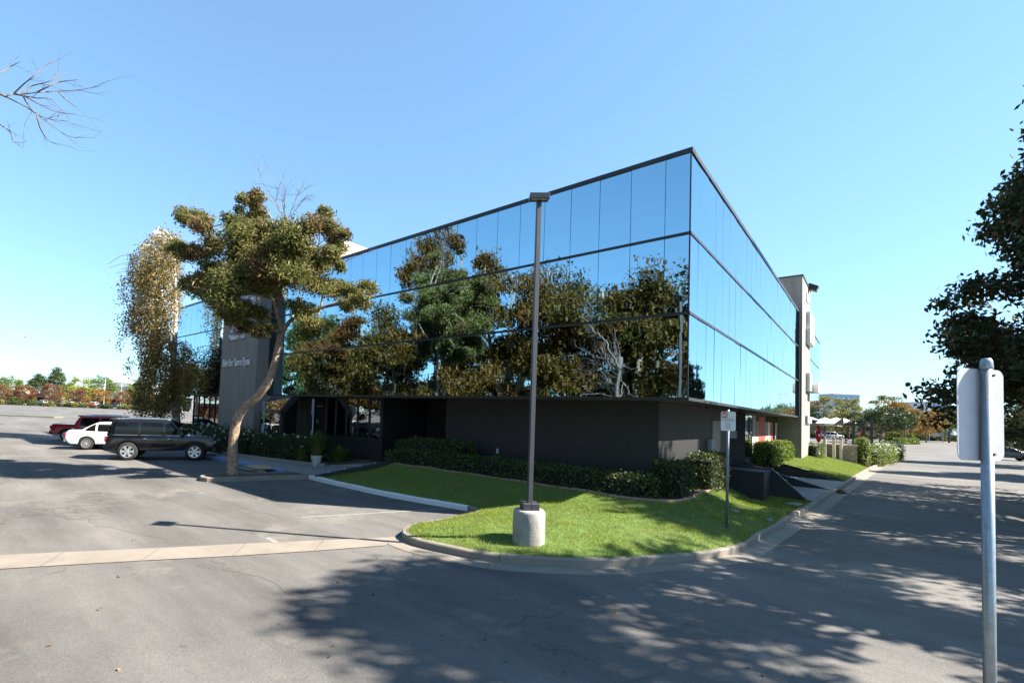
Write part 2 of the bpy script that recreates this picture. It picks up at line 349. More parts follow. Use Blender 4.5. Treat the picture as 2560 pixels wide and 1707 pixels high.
def put_text(name, s, parent, org, ax, up, width, height, mat, depth=.02, bold=0, shear=0):
    """fit a text mesh into width x height on the plane (ax, up) at org (lower left)"""
    me = text_mesh(s, 1, .5, bold, mat, shear=shear); co = np.array([v.co for v in me.vertices]); lo, hi = co.min(0), co.max(0)
    ax, up = np.asarray(ax, float), np.asarray(up, float); nn = np.cross(ax, up)
    q = (co-lo)/(hi-lo); w = np.asarray(org)+q[:, :1]*ax*width+q[:, 1:2]*up*height+(q[:, 2:3])*nn*depth
    me.vertices.foreach_set('co', w.astype(np.float32).ravel()); me.update(); return link(name, me, None, parent)
rs = np.random.RandomState
# ---------------------------------------------------------------- ground, kerbs, pavement
ground = tag(MB().add([(-900, -500, 0), (700, -500, 0), (700, 1100, 0), (-900, 1100, 0)], [(0, 1, 2, 3)]).build('parking_lot', 'asphalt'), kind='structure')
KERB = [(-4.9, -2.62), (-4.38, -2.85), (-4.25, -3.4), (-4.3, -4.6), (-4.33, -5.35), (-4.0, -5.98), (-3.4, -6.2), (-2.54, -6.1), (-1.54, -5.8), (-.21, -4.67), (.48, -3.56), (.98, -2.7), (1.3, -1.8), (1.48, -.88), (1.55, .5), (1.67, 2.1), (1.8, 4.3), (1.95, 6.3), (2.08, 8.3), (2.22, 11.1), (2.5, 16), (2.64, 18.5), (3.02, 25.5), (3.78, 36.6), (4.66, 48.5), (5.3, 58)]
kp = catmull(KERB, .12)
def kerb_run(name, path, mat, lens, w=.15, h=.15, rng=rs(3), label=None, ramps=()):
    root = bpy.data.objects.new(name, None); C.objects.link(root); root['kind'] = 'structure'
    path = np.asarray(path)[:, :2]; s = np.r_[0, np.cumsum(np.linalg.norm(np.diff(path, axis=0), axis=1))]
    inn = offset2(path, w); a = 0
    while a < s[-1]-.2:
        b = min(s[-1], a+lens*rng.uniform(.8, 1.25)); k = max(2, int((b-a)/.3)); q = np.linspace(a+.004, b-.004, k+1)
        ox, oy, ix, iy = [np.interp(q, s, arr) for arr in (path[:, 0], path[:, 1], inn[:, 0], inn[:, 1])]; mb = MB()
        hs = []
        for x, y in zip(ox, oy):
            hh = h+rng.uniform(-.003, .003)
            for (rx, ry, rr) in ramps:
                d = math.hypot(x-rx, y-ry)
                if d < rr: hh = .03+(h-.03)*max(0, (d-rr*.55)/(rr*.45))
            hs.append(hh)
        vs = []
        for i in range(k+1):
            lx, ly = ox[i]+(ix[i]-ox[i])*.16, oy[i]+(iy[i]-oy[i])*.16
            vs += [(ox[i], oy[i], -.02), (ox[i]*.98+ix[i]*.02, oy[i]*.98+iy[i]*.02, hs[i]-.022), (lx, ly, hs[i]), (ix[i], iy[i], hs[i]), (ix[i], iy[i], -.02)]
        fs = [(5*i+j, 5*i+j+1, 5*i+6+j, 5*i+5+j) for i in range(k) for j in range(4)]+[(0, 1, 2, 3, 4), tuple(5*k+j for j in (4, 3, 2, 1, 0))]
        mb.add(vs, fs).build('kerb_stone', mat, root); a = b
    return root
kerb_run('kerb', kp, 'concrete', 2.3)
WK = catmull([(-12.5, -2.9), (-10, -2.97), (-7.6, -2.95), (-4.92, -2.62)], .2)
kerb_run('white_kerb', WK, 'white_paint', 1.7)
# gutter pan along the kerb, and the valley gutter that crosses the aisle
gut = bpy.data.objects.new('gutter', None); C.objects.link(gut); gut['kind'] = 'structure'
kpa = np.asarray(kp)[:, :2]; ks = np.r_[0, np.cumsum(np.linalg.norm(np.diff(kpa, axis=0), axis=1))]; go = offset2(kpa, -.38)
s0 = ks[np.argmin(np.hypot(kpa[:, 0]+4.0, kpa[:, 1]+5.98))]
def slab(a, b, wid0=0, rng=rs(5)):
    q = np.linspace(a+.006, b-.006, 7); ix, iy = np.interp(q, ks, kpa[:, 0]), np.interp(q, ks, kpa[:, 1]); ox, oy = np.interp(q, ks, go[:, 0]), np.interp(q, ks, go[:, 1])
    vs = []; 
    for i in range(7): vs += [(ix[i], iy[i], .012), (ox[i], oy[i], .008), (ox[i], oy[i], -.03), (ix[i], iy[i], -.03)]
    MB().add(vs, [(4*i+j, 4*i+j+1, 4*i+5+j, 4*i+4+j) for i in range(6) for j in range(3)]+[(0, 3, 2, 1), (24, 25, 26, 27)]).build('gutter_slab', 'gutter_concrete', gut)
a = s0
while a < ks[-1]-1: slab(a, min(a+2.4, ks[-1])); a += 2.4
BK = [(-4.12, -6.06), (-5.29, -8.06), (-6.3, -9.9), (-7.49, -11.97), (-10.0, -16.3)]; FR = [(-3.75, -6.62), (-4.59, -8.45), (-5.85, -10.64), (-6.6, -12.05), (-9.0, -16.6)]
def along(P, t):
    P = np.asarray(P); s = np.r_[0, np.cumsum(np.linalg.norm(np.diff(P, axis=0), axis=1))]; return np.array([np.interp(t*s[-1], s, P[:, 0]), np.interp(t*s[-1], s, P[:, 1])])
N = 8
for i in range(N):
    a, b_ = i/N+.0006, (i+1)/N-.0006; m0, m1 = (along(BK, a)+along(FR, a))/2, (along(BK, b_)+along(FR, b_))/2
    p = [along(BK, a), along(BK, b_), along(FR, b_), along(FR, a)]
    MB().add([(p[0][0], p[0][1], .012), (p[1][0], p[1][1], .012), (m1[0], m1[1], .005), (m0[0], m0[1], .005), (p[2][0], p[2][1], .012), (p[3][0], p[3][1], .012)], [(0, 1, 2, 3), (3, 2, 4, 5)]).build('gutter_slab', 'gutter_concrete', gut)
# cracks and patch seams in the asphalt
crk = bpy.data.objects.new('asphalt_crack', None); C.objects.link(crk); crk['kind'] = 'structure'
def crack(pts, wd, seed, mat='crack_fill'):
    rng = rs(seed); q = catmull([gp(*p) for p in pts], .22); n_ = len(q); L_, R_ = [], []
    for i, p in enumerate(q):
        t = q[min(i+1, n_-1)]-q[max(i-1, 0)]; t = t[:2]/(np.linalg.norm(t[:2])+1e-9); nn = np.array([-t[1], t[0]]); c = p[:2]+nn*rng.normal()*.05; w = wd*rng.uniform(.2, .8); L_.append(c+nn*w/2); R_.append(c-nn*w/2)
    MB().add([(*p, .003) for p in L_]+[(*p, .003) for p in R_], [(i, i+1, n_+i+1, n_+i) for i in range(n_-1)]).build('crack_line', mat, crk)
for i, (pts, wd) in enumerate([([(440, 1213), (500, 1233), (560, 1252), (620, 1272), (690, 1292), (722, 1297)], .022), ([(130, 1284), (205, 1294), (240, 1308), (300, 1326), (345, 1332), (450, 1358)], .03), ([(520, 1398), (545, 1412), (600, 1428), (690, 1458), (780, 1490), (900, 1508)], .03), ([(0, 1187), (35, 1205), (50, 1222)], .02), ([(540, 1305), (555, 1318), (590, 1325), (640, 1338)], .012), ([(1280, 1560), (1330, 1548), (1395, 1535), (1420, 1525)], .05), ([(990, 1480), (1060, 1520), (1160, 1560), (1250, 1600)], .014), ([(1560, 1700), (1700, 1640), (1900, 1600), (2100, 1590)], .012), ([(2100, 1290), (2200, 1293), (2350, 1300)], .03), ([(2040, 1330), (2200, 1328), (2400, 1340)], .025)]): crack(pts, wd, 300+i)
# painted lines
lines = bpy.data.objects.new('lot_marking', None); C.objects.link(lines); lines['kind'] = 'structure'
def stripe(a, b, wd=.09, mat='line_paint', z=.004):
    a, b = np.asarray(a)[:2], np.asarray(b)[:2]; t = (b-a)/np.linalg.norm(b-a); nrm = np.array([-t[1], t[0]])*wd/2
    MB().add([(*(a+nrm), z), (*(b+nrm), z), (*(b-nrm), z), (*(a-nrm), z)], [(0, 1, 2, 3)]).build('painted_line', mat, lines)
for p0, p1, mt in [((753, 1293), (1137, 1270), 'line_paint'), ((840, 1225), (868, 1223), 'line_paint'), ((970, 1247), (1003, 1245), 'line_paint'), ((655, 1231), (672, 1230), 'line_paint'), ((495, 1233), (512, 1232), 'line_paint'),
                   ((0, 1140), (262, 1139), 'line_paint'), ((266, 1161), (300, 1172), 'blue_line'), ((350, 1183), (390, 1180), 'blue_line'), ((300, 1172), (345, 1170), 'line_paint'), ((440, 1162), (570, 1164), 'line_paint'), ((430, 1167), (565, 1170), 'line_paint'), ((420, 1173), (545, 1176), 'line_paint'), ((668, 1344), (694, 1357), 'line_paint')]:
    stripe(gp(*p0), gp(*p1), .09, mt)
SD = np.array([.453, .891])
for i in range(5): stripe(np.array([-24.2-3.05*i, -8.2]), np.array([-24.2-3.05*i, -8.2])+SD*5.2)
for k in range(26):
    x = -50-k*5.2
    for yb in (2, 24, -18): stripe((x, yb-2.4), (x, yb+2.4), .12)
for D, hw in ((44, .10), (62, .13), (80, .16), (118, .2)):
    stripe(far(-60, D), far(440, D*.98), hw, 'line_paint', .006)
# sidewalk in front of the entrance, with blue kerb, ramp plate, finger island
SW = [(-38, -2.95), (-15.2, -2.9), (-12.52, -2.9), (-12.2, -2.72), (-10.6, 1.2), (-12.88, 1.2), (-13.7, -.35), (-15.0, -1.15), (-18.8, -2.0), (-22, -2.25), (-38, -2.2)]
zsw = [.15, .15, .15, .15, .42, .42, .3, .15, .15, .15, .15]
sw = MB(); tri = [(0, 1, 8, 9, 10), (1, 2, 3, 7, 8), (3, 4, 5, 6, 7)]
sw.add([(p[0], p[1], z) for p, z in zip(SW, zsw)], tri); sw.add([(p[0], p[1], z) for p, z in zip([(-38, -2.2), (-22, -2.25), (-18.8, -2.0), (-15, -1.15), (-13.7, -.35), (-12.88, 1.0), (-38, 1.0)], [.14, .14, .14, .14, .29, .42, .4])], [(0, 1, 2, 3, 4, 5, 6)])
tag(sw.build('sidewalk', ['walk_concrete', 'soil']), kind='structure'); bpy.data.objects['sidewalk'].data.polygons[3].material_index = 1
kerb_run('blue_kerb', catmull([(-38, -2.97), (-22, -3.02), (-15.1, -2.98), (-13.9, -2.75), (-13.3, -2.62)], .25), 'blue_paint', 2.2)
kerb_run('planting_kerb', catmull([(-21.6, -2.3), (-18.8, -2.08), (-16.6, -1.62), (-15.0, -1.2), (-14.3, -1.0)], .25), 'walk_concrete', 1.6, h=.30, w=.14)
pl = MB()
q = [gp(612, 1163, .157), gp(640, 1172, .157), gp(690, 1171, .157), gp(660, 1162, .157)]; pl.prism([p[:2] for p in q], .152, .160); tag(pl.build('tactile_plate', 'tan_plate'), 'tan tactile plate set into the sidewalk behind the blue kerb', 'tactile plate')
IS = catmull([(-12.5, -2.87), (-13.2, -4.9), (-13.62, -6.0), (-14.05, -6.22), (-14.62, -5.95), (-14.6, -5.3), (-13.75, -2.75)], .12)
kerb_run('island_kerb', IS[::-1], 'concrete', 1.5)
ii = offset2(IS[::-1], .14)
tag(MB().add([(p[0], p[1], .135) for p in ii], [tuple(range(len(ii)))]).build('island_soil', 'soil'), kind='structure')
# wheel stop
w0 = gp(628, 1178); ws = thing('wheel_stop', 'worn concrete wheel stop lying beside the curved tree', 'wheel stop', (w0[0], w0[1], 0), R(8))
MB().prism([(-.9, -.08), (.9, -.08), (.9, .08), (-.9, .08)], 0, .12).build('stop_block', 'concrete', ws, bevel=.03)
MB().lathe([(.012, .118), (.02, .124), (.014, .13)], 8, (.6, 0, 0)).build('anchor_pin', 'dark_metal', ws); MB().lathe([(.012, .118), (.02, .124), (.014, .13)], 8, (-.6, 0, 0)).build('anchor_pin', 'dark_metal', ws)
# ---------------------------------------------------------------- lawn in front of the corner
lawn_poly = [tuple(p) for p in offset2(WK, .07)]+[tuple(p) for p in offset2(kp, .07)[:110]]
k_end = int(np.argmin(np.abs(kpa[:, 1]-7.6)))
lawn_poly = [tuple(p) for p in offset2(WK, .07)]+[tuple(p) for p in offset2(kp, .07)[:k_end]]+[(1.75, 7.86), (-.9, 7.86), (-.9, 1.0), (-10.3, 1.0), (-12.0, -2.8)]
EDGE = [(-11.0, -.35), (-10.4, -.42), (-6.5, -.40), (-3, -.42), (-1.1, -.5), (-.45, -.25), (-.18, .5), (-.2, 2.2), (-.3, 5.2)]
outer = [tuple(p) for p in WK]+[tuple(p) for p in kp[:k_end]]
EDGEP = catmull(EDGE, .2)
def lawn_z(x, y):
    x, y = np.atleast_1d(x).astype(float), np.atleast_1d(y).astype(float)
    dc = pdist(x, y, outer[::2]+[outer[-1]]); de = pdist(x, y, EDGEP); beh = inside(x, y, [tuple(p[:2]) for p in EDGEP]+[(-.9, 7.8), (-.9, 1), (-11, 1)])
    de = np.where(beh, 0, de); t = dc/(dc+de+1e-6)*np.clip(1-np.clip((y-2.5)/3.6, 0, 1)*np.clip((x+.5)/.9, 0, 1), .06, 1)
    return .125+.54*np.clip(t, 0, 1)**.85*np.clip((x+12.3)/2.0, .25, 1)+.012*np.sin(x*3.1)*np.sin(y*2.7)-.05*np.clip(1-dc/.12, 0, 1)
def grid_sheet(name, poly, zf, mat, step=.12):
    xs = [p[0] for p in poly]; ys = [p[1] for p in poly]; gx = np.arange(min(xs), max(xs)+step, step); gy = np.arange(min(ys), max(ys)+step, step)
    X, Y = np.meshgrid(gx, gy, indexing='ij'); Z = zf(X.ravel(), Y.ravel()).reshape(X.shape)
    cxs, cys = (X[:-1, :-1]+step/2), (Y[:-1, :-1]+step/2); ins = inside(cxs.ravel(), cys.ravel(), poly).reshape(cxs.shape)
    idx = -np.ones(X.shape, int); use = np.zeros(X.shape, bool)
    for dx in (0, 1):
        for dy in (0, 1): use[dx:dx+ins.shape[0], dy:dy+ins.shape[1]] |= ins
    idx[use] = np.arange(use.sum()); vs = np.stack([X[use], Y[use], Z[use]], 1); I, J = np.nonzero(ins)
    fs = np.stack([idx[I, J], idx[I+1, J], idx[I+1, J+1], idx[I, J+1]], 1); me = bpy.data.meshes.new(name); me.from_pydata(vs.tolist(), [], fs.tolist()); me.materials.append(MATS[mat]); me.polygons.foreach_set('use_smooth', [True]*len(me.polygons))
    return tag(link(name, me), kind='structure')
grid_sheet('lawn', lawn_poly, lawn_z, 'turf')
def grass(name, poly, zf, n, hgt, wid, rng, skip=None, label=None):
    xs = [p[0] for p in poly]; ys = [p[1] for p in poly]; x, y = rng.uniform(min(xs), max(xs), n), rng.uniform(min(ys), max(ys), n); k = inside(x, y, poly)
    if skip is not None: k &= ~skip(x, y)
    x, y = x[k], y[k]; z = zf(x, y)-.01; m_ = len(x); c = np.stack([x, y, z], 1); an = rng.uniform(0, 6.283, m_); patch = .75+.5*np.abs(np.sin(x*1.9+np.sin(y*2.3))*np.cos(y*1.7))
    d = np.stack([np.cos(an), np.sin(an), np.zeros(m_)], 1); h = (hgt*rng.uniform(.55, 1.3, m_)*patch)[:, None]; ln = rng.normal(size=(m_, 3))*.45; ln[:, 2] = 1
    v = np.stack([c-d*wid/2, c+d*wid/2, c+ln*h], 1).reshape(-1, 3)
    return tag(link(name, npmesh(name, v, 3, 'blade')), label, 'grass', kind='stuff')
bed = [tuple(p[:2]) for p in EDGEP]+[(-.9, 6.2), (-.9, 1), (-11, 1)]
grass('grass', lawn_poly, lawn_z, 420000, .062, .009, rs(11), lambda x, y: inside(x, y, bed) | (np.hypot(x+1.62, y+4.72) < .40) | (np.hypot(x-1.0, y+.4) < .16), 'mown green grass on the mound around the lamp base')
bs = MB(); ez = [float(lawn_z(p[0], p[1])[0]) for p in bed]
bs.add([(p[0], p[1], z+.02) for p, z in zip(bed, ez)], [tuple(range(len(bed)))]); tag(bs.build('planting_bed', 'soil'), kind='structure')
ed = MB(); ea, eb = offset2(EDGEP, -.03), offset2(EDGEP, .05); k = len(ea); ezz = lawn_z(ea[:, 0], ea[:, 1])
ed.add([(x, y, z-.05) for (x, y), z in zip(ea, ezz)]+[(x, y, z+.055) for (x, y), z in zip(ea, ezz)]+[(x, y, z+.055) for (x, y), z in zip(eb, ezz)]+[(x, y, z-.05) for (x, y), z in zip(eb, ezz)],
       [(j*k+i, j*k+i+1, (j+1)*k+i+1, (j+1)*k+i) for j in range(3) for i in range(k-1)]+[(0, k, 2*k, 3*k), (k-1, 4*k-1, 3*k-1, 2*k-1)])
tag(ed.build('edging_strip', 'brown_edging'), 'thin brown edging strip between the lawn and the long hedge', 'edging')
# ---------------------------------------------------------------- second lawn past the ramp walls
L2 = [(2.45, 17.5), (2.58, 20), (2.95, 26.5), (3.18, 30), (2.5, 30.4), (-.3, 29.6), (-.6, 27.0), (-.55, 17.3)]
kw = [(p[0]-.15, p[1]) for p in kp]
def lawn2_z(x, y):
    x, y = np.atleast_1d(x).astype(float), np.atleast_1d(y).astype(float); d = np.clip(np.interp(y, kpa[:, 1], kpa[:, 0])-.12-x, 0, 4); return .13+.68*np.clip(d/2.7, 0, 1)**.9
grid_sheet('lawn', L2, lawn2_z, 'turf', .2)
grass('grass', L2, lawn2_z, 70000, .06, .012, rs(12), label='sunlit bright green grass beyond the dark ramp walls')
# ---------------------------------------------------------------- the office building
PWD = .92045; LV = [3.3367, 5.5065, 7.5879, 9.7113]
m, n, l, b = _new('window_glass')
tr = n.new('ShaderNodeBsdfTransparent'); tr.inputs[0].default_value = (.42, .45, .45, 1); gl = n.new('ShaderNodeBsdfGlossy'); gl.inputs['Roughness'].default_value = .01; gl.inputs[0].default_value = (.75, .78, .8, 1)
fr = n.new('ShaderNodeFresnel'); fr.inputs[0].default_value = 1.9; ad = n.new('ShaderNodeMath'); ad.operation = 'ADD'; ad.inputs[1].default_value = .36; l.new(fr.outputs[0], ad.inputs[0])
mx = n.new('ShaderNodeMixShader'); l.new(ad.outputs[0], mx.inputs[0]); l.new(tr.outputs[0], mx.inputs[1]); l.new(gl.outputs[0], mx.inputs[2]); l.new(mx.outputs[0], n['Material Output'].inputs[0])
bld = thing('office_building', 'three-band office block clad in blue mirror glass over dark brick ground floor', 'building')
def part(name, mb, mat, parent=bld, **k): return mb.build(name, mat, parent, **k)
core = MB(); core.box(-35.85, -.06, .06, 37.2, 3.38, 9.70); part('core', core, 'dark_fill')  # dark filler added inside the glass shell to stop light leaks
part('roof', MB().box(-35.7, -.2, .2, 37.1, 9.70, 9.74), 'roofing')
rng = rs(21); pmesh = {}
def pane(x, y, w, z0, z1, rot):
    key = (round(w, 3), round(z1-z0, 3))
    if key not in pmesh: pmesh[key] = MB().box(-w/2+.007, w/2-.007, -.02, .0, -(z1-z0)/2, (z1-z0)/2).mesh('glass_pane', 'mirror_glass')
    o = link('glass_pane', pmesh[key], None, bld, (x, y, (z0+z1)/2)); o.rotation_euler = (rng.normal()*.0026, 0, rot+rng.normal()*.0026)
for r_ in range(3):
    z0, z1 = LV[r_]+(.0 if r_ == 0 else .035), LV[r_+1]-(.035 if r_ < 2 else 0)
    xs = [0, -.6161]
    while xs[-1] > -21.4: xs.append(max(-21.4, xs[-1]-PWD))
    for a, b_ in zip(xs[:-1], xs[1:]): pane((a+b_)/2, 0, a-b_, z0, z1, 0)
    for k in range(11): pane(-25.75-(k+.5)*PWD, 0, PWD, z0, z1, 0)
    ys = [0, .7143]
    while ys[-1] < 23.0: ys.append(min(23.0, ys[-1]+PWD))
    for a, b_ in zip(ys[:-1], ys[1:]): pane(0, (a+b_)/2, b_-a, z0, z1, R(90))
    for k in range(10): pane(0, 27.75+(k+.5)*.95, .95, z0, z1, R(90))
for r_ in (1, 2):
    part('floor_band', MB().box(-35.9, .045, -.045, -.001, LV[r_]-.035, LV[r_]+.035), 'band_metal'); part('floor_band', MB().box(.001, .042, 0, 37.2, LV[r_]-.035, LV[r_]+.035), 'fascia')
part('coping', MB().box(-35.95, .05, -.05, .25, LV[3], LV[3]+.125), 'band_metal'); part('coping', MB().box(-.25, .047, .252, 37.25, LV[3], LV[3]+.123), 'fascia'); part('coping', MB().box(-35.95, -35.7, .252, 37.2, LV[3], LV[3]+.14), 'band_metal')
part('corner_trim', MB().box(-.012, .022, -.024, .012, LV[0], LV[3]), 'band_metal')
part('soffit', MB().box(-35.9, -.0, .0, 1.4, LV[0]-.06, LV[0]-.004), 'soffit'); part('soffit', MB().box(-1.4, -.0, 1.402, 37.2, LV[0]-.06, LV[0]-.004), 'soffit')
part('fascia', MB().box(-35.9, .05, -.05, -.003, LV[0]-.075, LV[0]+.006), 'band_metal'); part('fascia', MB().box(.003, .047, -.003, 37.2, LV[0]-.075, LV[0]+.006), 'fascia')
cab = MB(); pts = [(-x, .35+.01*math.sin(x*2), LV[3]+.32+.012*math.sin(x*1.3)) for x in np.arange(.45, 20, .5)]; cab.tube(pts, .008, 4)
for p in pts[::6]: cab.tube([(p[0], p[1], LV[3]+.1), p], .008, 4)
part('roof_cable', cab, 'sign_white')
a_, b_ = ony(780, 622, 9), ony(850, 622, 9); part('roof_screen', MB().box(a_[0], b_[0], 9, 12, 9.74, a_[2]), 'door_tan')
# ground floor walls
ZB = 0.0; ZT = LV[0]-.055
def wall(x0, x1, y0, y1, z0=ZB, z1=ZT, mat='dark_block', name='wall'): return part(name, MB().box(x0, x1, y0, y1, z0, z1), mat)
wall(-9.1, -1.0, 1.0, 1.3); wall(-9.1, -8.9, 1.302, 3.8); wall(-12.9, -9.1, 3.8, 4.0); wall(-13.1, -12.9, 1.002, 3.8)
wall(-17.55, -13.1, 1.0, 1.2, ZB, 1.36); wall(-18.25, -17.55, 1.0, 1.2); wall(-21.4, -20.4, 1.0, 1.2); wall(-18.25, -18.05, 1.2, 3.4)
wall(-1.3, -1.0, 1.302, 9.35); wall(-3.6, -1.302, 9.15, 9.35); wall(-3.8, -3.6, 9.15, 11)
aw = MB(); aw.prism([(-3.6, 10.55), (-1.0, 13.0), (-1.14, 13.12), (-3.7, 10.7)], ZB, ZT); part('angled_wall', aw, 'dark_block')
wall(-1.25, -1.0, 13.02, 23.0, ZB, 1.12); wall(-36, -25.85, 1.0, 1.2, ZB, .8); wall(-1.25, -1.0, 27.7, 37.1)
part('ground_light_block', MB().box(-35.8, -4.0, 4.05, 37.1, 0, ZT), 'dark_fill'); wall(-35.1, -34.9, 1.2, 4.04); wall(-3.99, -1.26, 23.2, 37)  # dark box added inside the ground floor, blocks light from behind
# ground floor windows
def window(p0, p1, z0, z1, nn, mull=.05, inset=.03, name='window', slim=False):
    """panes and mullions from p0 to p1 (seen left to right from outside)"""
    p0, p1 = np.asarray(p0, float), np.asarray(p1, float); t = (p1-p0)/np.linalg.norm(p1-p0); out = np.array([t[1], -t[0]]); L = np.linalg.norm(p1-p0)
    fr = MB()
    def bar(s0, s1, za, zb, d0, d1): fr.prism([p0+t*s0+out*d0, p0+t*s1+out*d0, p0+t*s1+out*d1, p0+t*s0+out*d1], za, zb)
    bar(0, L, z0, z0+.05, -.05, .03); bar(0, L, z1-.05, z1, -.05, .03)
    for i in range(nn+1): s_ = min(max(L*i/nn, mull/2), L-mull/2); bar(s_-mull/2, s_+mull/2, z0+.05, z1-.05, -.03 if slim else -.05, .0 if slim else .025)
    w = part(name+'_frame', fr, 'dark_metal'); w['label'] = 'dark window frame with slim mullions'
    for i in range(nn):
        s0, s1 = L*i/nn+mull/2, L*(i+1)/nn-mull/2; g = MB(); g.prism([p0+t*s0-out*inset, p0+t*s1-out*inset, p0+t*s1-out*(inset+.01), p0+t*s0-out*(inset+.01)], z0+.05, z1-.05); g.build('pane', 'window_glass', w)
    return w, p0, t, out
def curtain(p0, t, out, s0, s1, z0, z1, d=.35, mat='curtain', name='curtain', wavy=.03):
    k = max(2, int((s1-s0)/.05)); q = np.linspace(s0, s1, k+1); pts = [p0+t*s-out*(d+wavy*math.sin(i*1.7)) for i, s in enumerate(q)]
    mb = MB(); mb.add([(p[0], p[1], z0) for p in pts]+[(p[0], p[1], z1) for p in pts], [(i, i+1, k+2+i, k+1+i) for i in range(k)]); return part(name, mb, mat, smooth=True)
w_, p0, t_, o_ = window((-17.55, 1.1), (-13.1, 1.1), 1.36, ZT, 5)
for s0, s1 in ((.08, .42), (1.05, 1.3), (3.3, 3.62), (4.1, 4.36)): curtain(p0, t_, o_, s0, s1, 1.4, ZT-.05)
part('notice', MB().box(-15.35, -15.02, 1.22, 1.23, 1.95, 2.42), 'sign_white'); part('notice', MB().box(-15.34, -15.03, 1.208, 1.218, 2.03, 2.31), 'sign_blue'); part('notice', MB().box(-13.42, -13.28, 1.2, 1.21, 2.1, 2.6), 'sign_white')
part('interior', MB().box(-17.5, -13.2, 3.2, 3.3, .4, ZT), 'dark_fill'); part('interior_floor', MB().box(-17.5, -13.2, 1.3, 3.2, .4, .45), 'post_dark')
w_, p0, t_, o_ = window((-34.8, 1.1), (-26.2, 1.1), .8, ZT, 9)
curtain(p0, t_, o_, .1, 8.4, .85, ZT-.05, .5, 'poster_wood')  # one brown sheet; its colour imitates the hedge reflection in the panes
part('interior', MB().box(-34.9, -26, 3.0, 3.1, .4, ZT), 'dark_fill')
w_, p0, t_, o_ = window((-1.02, 13.05), (-1.02, 22.95), 1.12, ZT, 11, .035, .012, slim=True)
u_ = 9.9/11
for i, mt in ((2, 'curtain'), (3, 'poster_wood'), (4, 'poster_red'), (5, 'poster_red'), (6, 'poster_wood'), (7, 'canvas_white'), (8, 'poster_red'), (10, 'curtain')): curtain(p0, t_, o_, u_*i+.04, u_*(i+1)-.04, 1.2, ZT-.1 if i in (4, 5, 2) else 2.9, .004, mt, 'poster', 0)
curtain(p0, t_, o_, .05, 1.7, 1.2, 2.5, .06)
for i in (4, 5):
    for c_ in (.22, .55):
        for zz in np.arange(1.9, 2.75, .06): part('poster_mark', MB().box(-1.02, -1.016, 13.05+u_*i+c_, 13.05+u_*i+c_+.045, zz, zz+.045), 'sign_white') if int(zz*100) % 12 < 6 else None
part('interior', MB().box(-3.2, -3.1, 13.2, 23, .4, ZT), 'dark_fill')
# slanted glazed entrance
fr_ = MB()
for ya, yb, za, zb2, yc in ((-1.02, -.86, .15, 2.42, 0),): fr_.box(-18.30, -18.16, ya, yb, za, zb2)
fr_.add([(-18.30, -1.02, 2.42), (-18.30, -1.02, 2.56), (-18.30, -.42, 3.262), (-18.30, .0, 3.262), (-18.30, -.86, 2.30), (-18.16, -1.02, 2.42), (-18.16, -1.02, 2.56), (-18.16, -.42, 3.262), (-18.16, .0, 3.262), (-18.16, -.86, 2.30)], [(0, 1, 2, 3, 4), (9, 8, 7, 6, 5)]+[(i, (i+1) % 5, 5+(i+1) % 5, 5+i) for i in range(5)])
part('entrance_frame', fr_, 'dark_metal')
for xa, xb in ((-20.3, -20.18),):
    ck = MB(); ck.add([(xa, -1.02, .15), (xa, -1.02, 2.52), (xa, -.42, 3.262), (xa, 1, 3.262), (xa, 1, .15), (xb, -1.02, .15), (xb, -1.02, 2.52), (xb, -.42, 3.262), (xb, 1, 3.262), (xb, 1, .15)], [(0, 1, 2, 3, 4), (9, 8, 7, 6, 5)]+[(i, (i+1) % 5, 5+(i+1) % 5, 5+i) for i in range(5)]); pr = part('entrance_cheek', ck, 'dark_metal')
MB().box(-20.18, -18.3, -1.03, -.97, 2.36, 2.54).build('head_rail', 'fascia', pr); MB().box(-20.18, -18.3, -1.03, -.97, .15, .3).build('sill_rail', 'dark_metal', pr)
MB().add([(-20.18, -1.0, 2.54), (-18.3, -1.0, 2.54), (-18.3, -.53, 3.12), (-20.18, -.53, 3.12)], [(0, 1, 2, 3)]).build('pane', 'window_mirror', pr); MB().add([(-20.18, -.53, 3.12), (-18.3, -.53, 3.12), (-18.3, -.42, 3.262), (-20.18, -.42, 3.262)], [(0, 1, 2, 3)]).build('top_rail', 'fascia', pr)
MB().box(-20.18, -18.3, -.99, -.98, .3, 2.36).build('pane', 'window_mirror', pr); MB().box(-19.26, -19.22, -1.02, -.975, .3, 2.36).build('mullion', 'dark_metal', pr)
sg = part('entry_sign', MB().box(-21.7, -20.36, -.04, .02, 2.95, 3.25), 'sign_white'); put_text('lettering', 'YE URGENT', sg, (-21.35, -.042, 3.03), (1, 0, 0), (0, 0, 1), .9, .15, 'purple_ink', .004, .01)
for (x0, x1, z0, z1) in ((-18.15, -17.95, 2.78, 2.84), (-17.9, -17.85, 2.79, 2.83), (-17.8, -17.66, 2.79, 2.84), (-18.12, -17.98, 2.05, 2.12), (-18.16, -17.96, 1.96, 2.0)): part('wall_plate', MB().box(x0, x1, .975, .999, z0, z1), 'ink_faded')
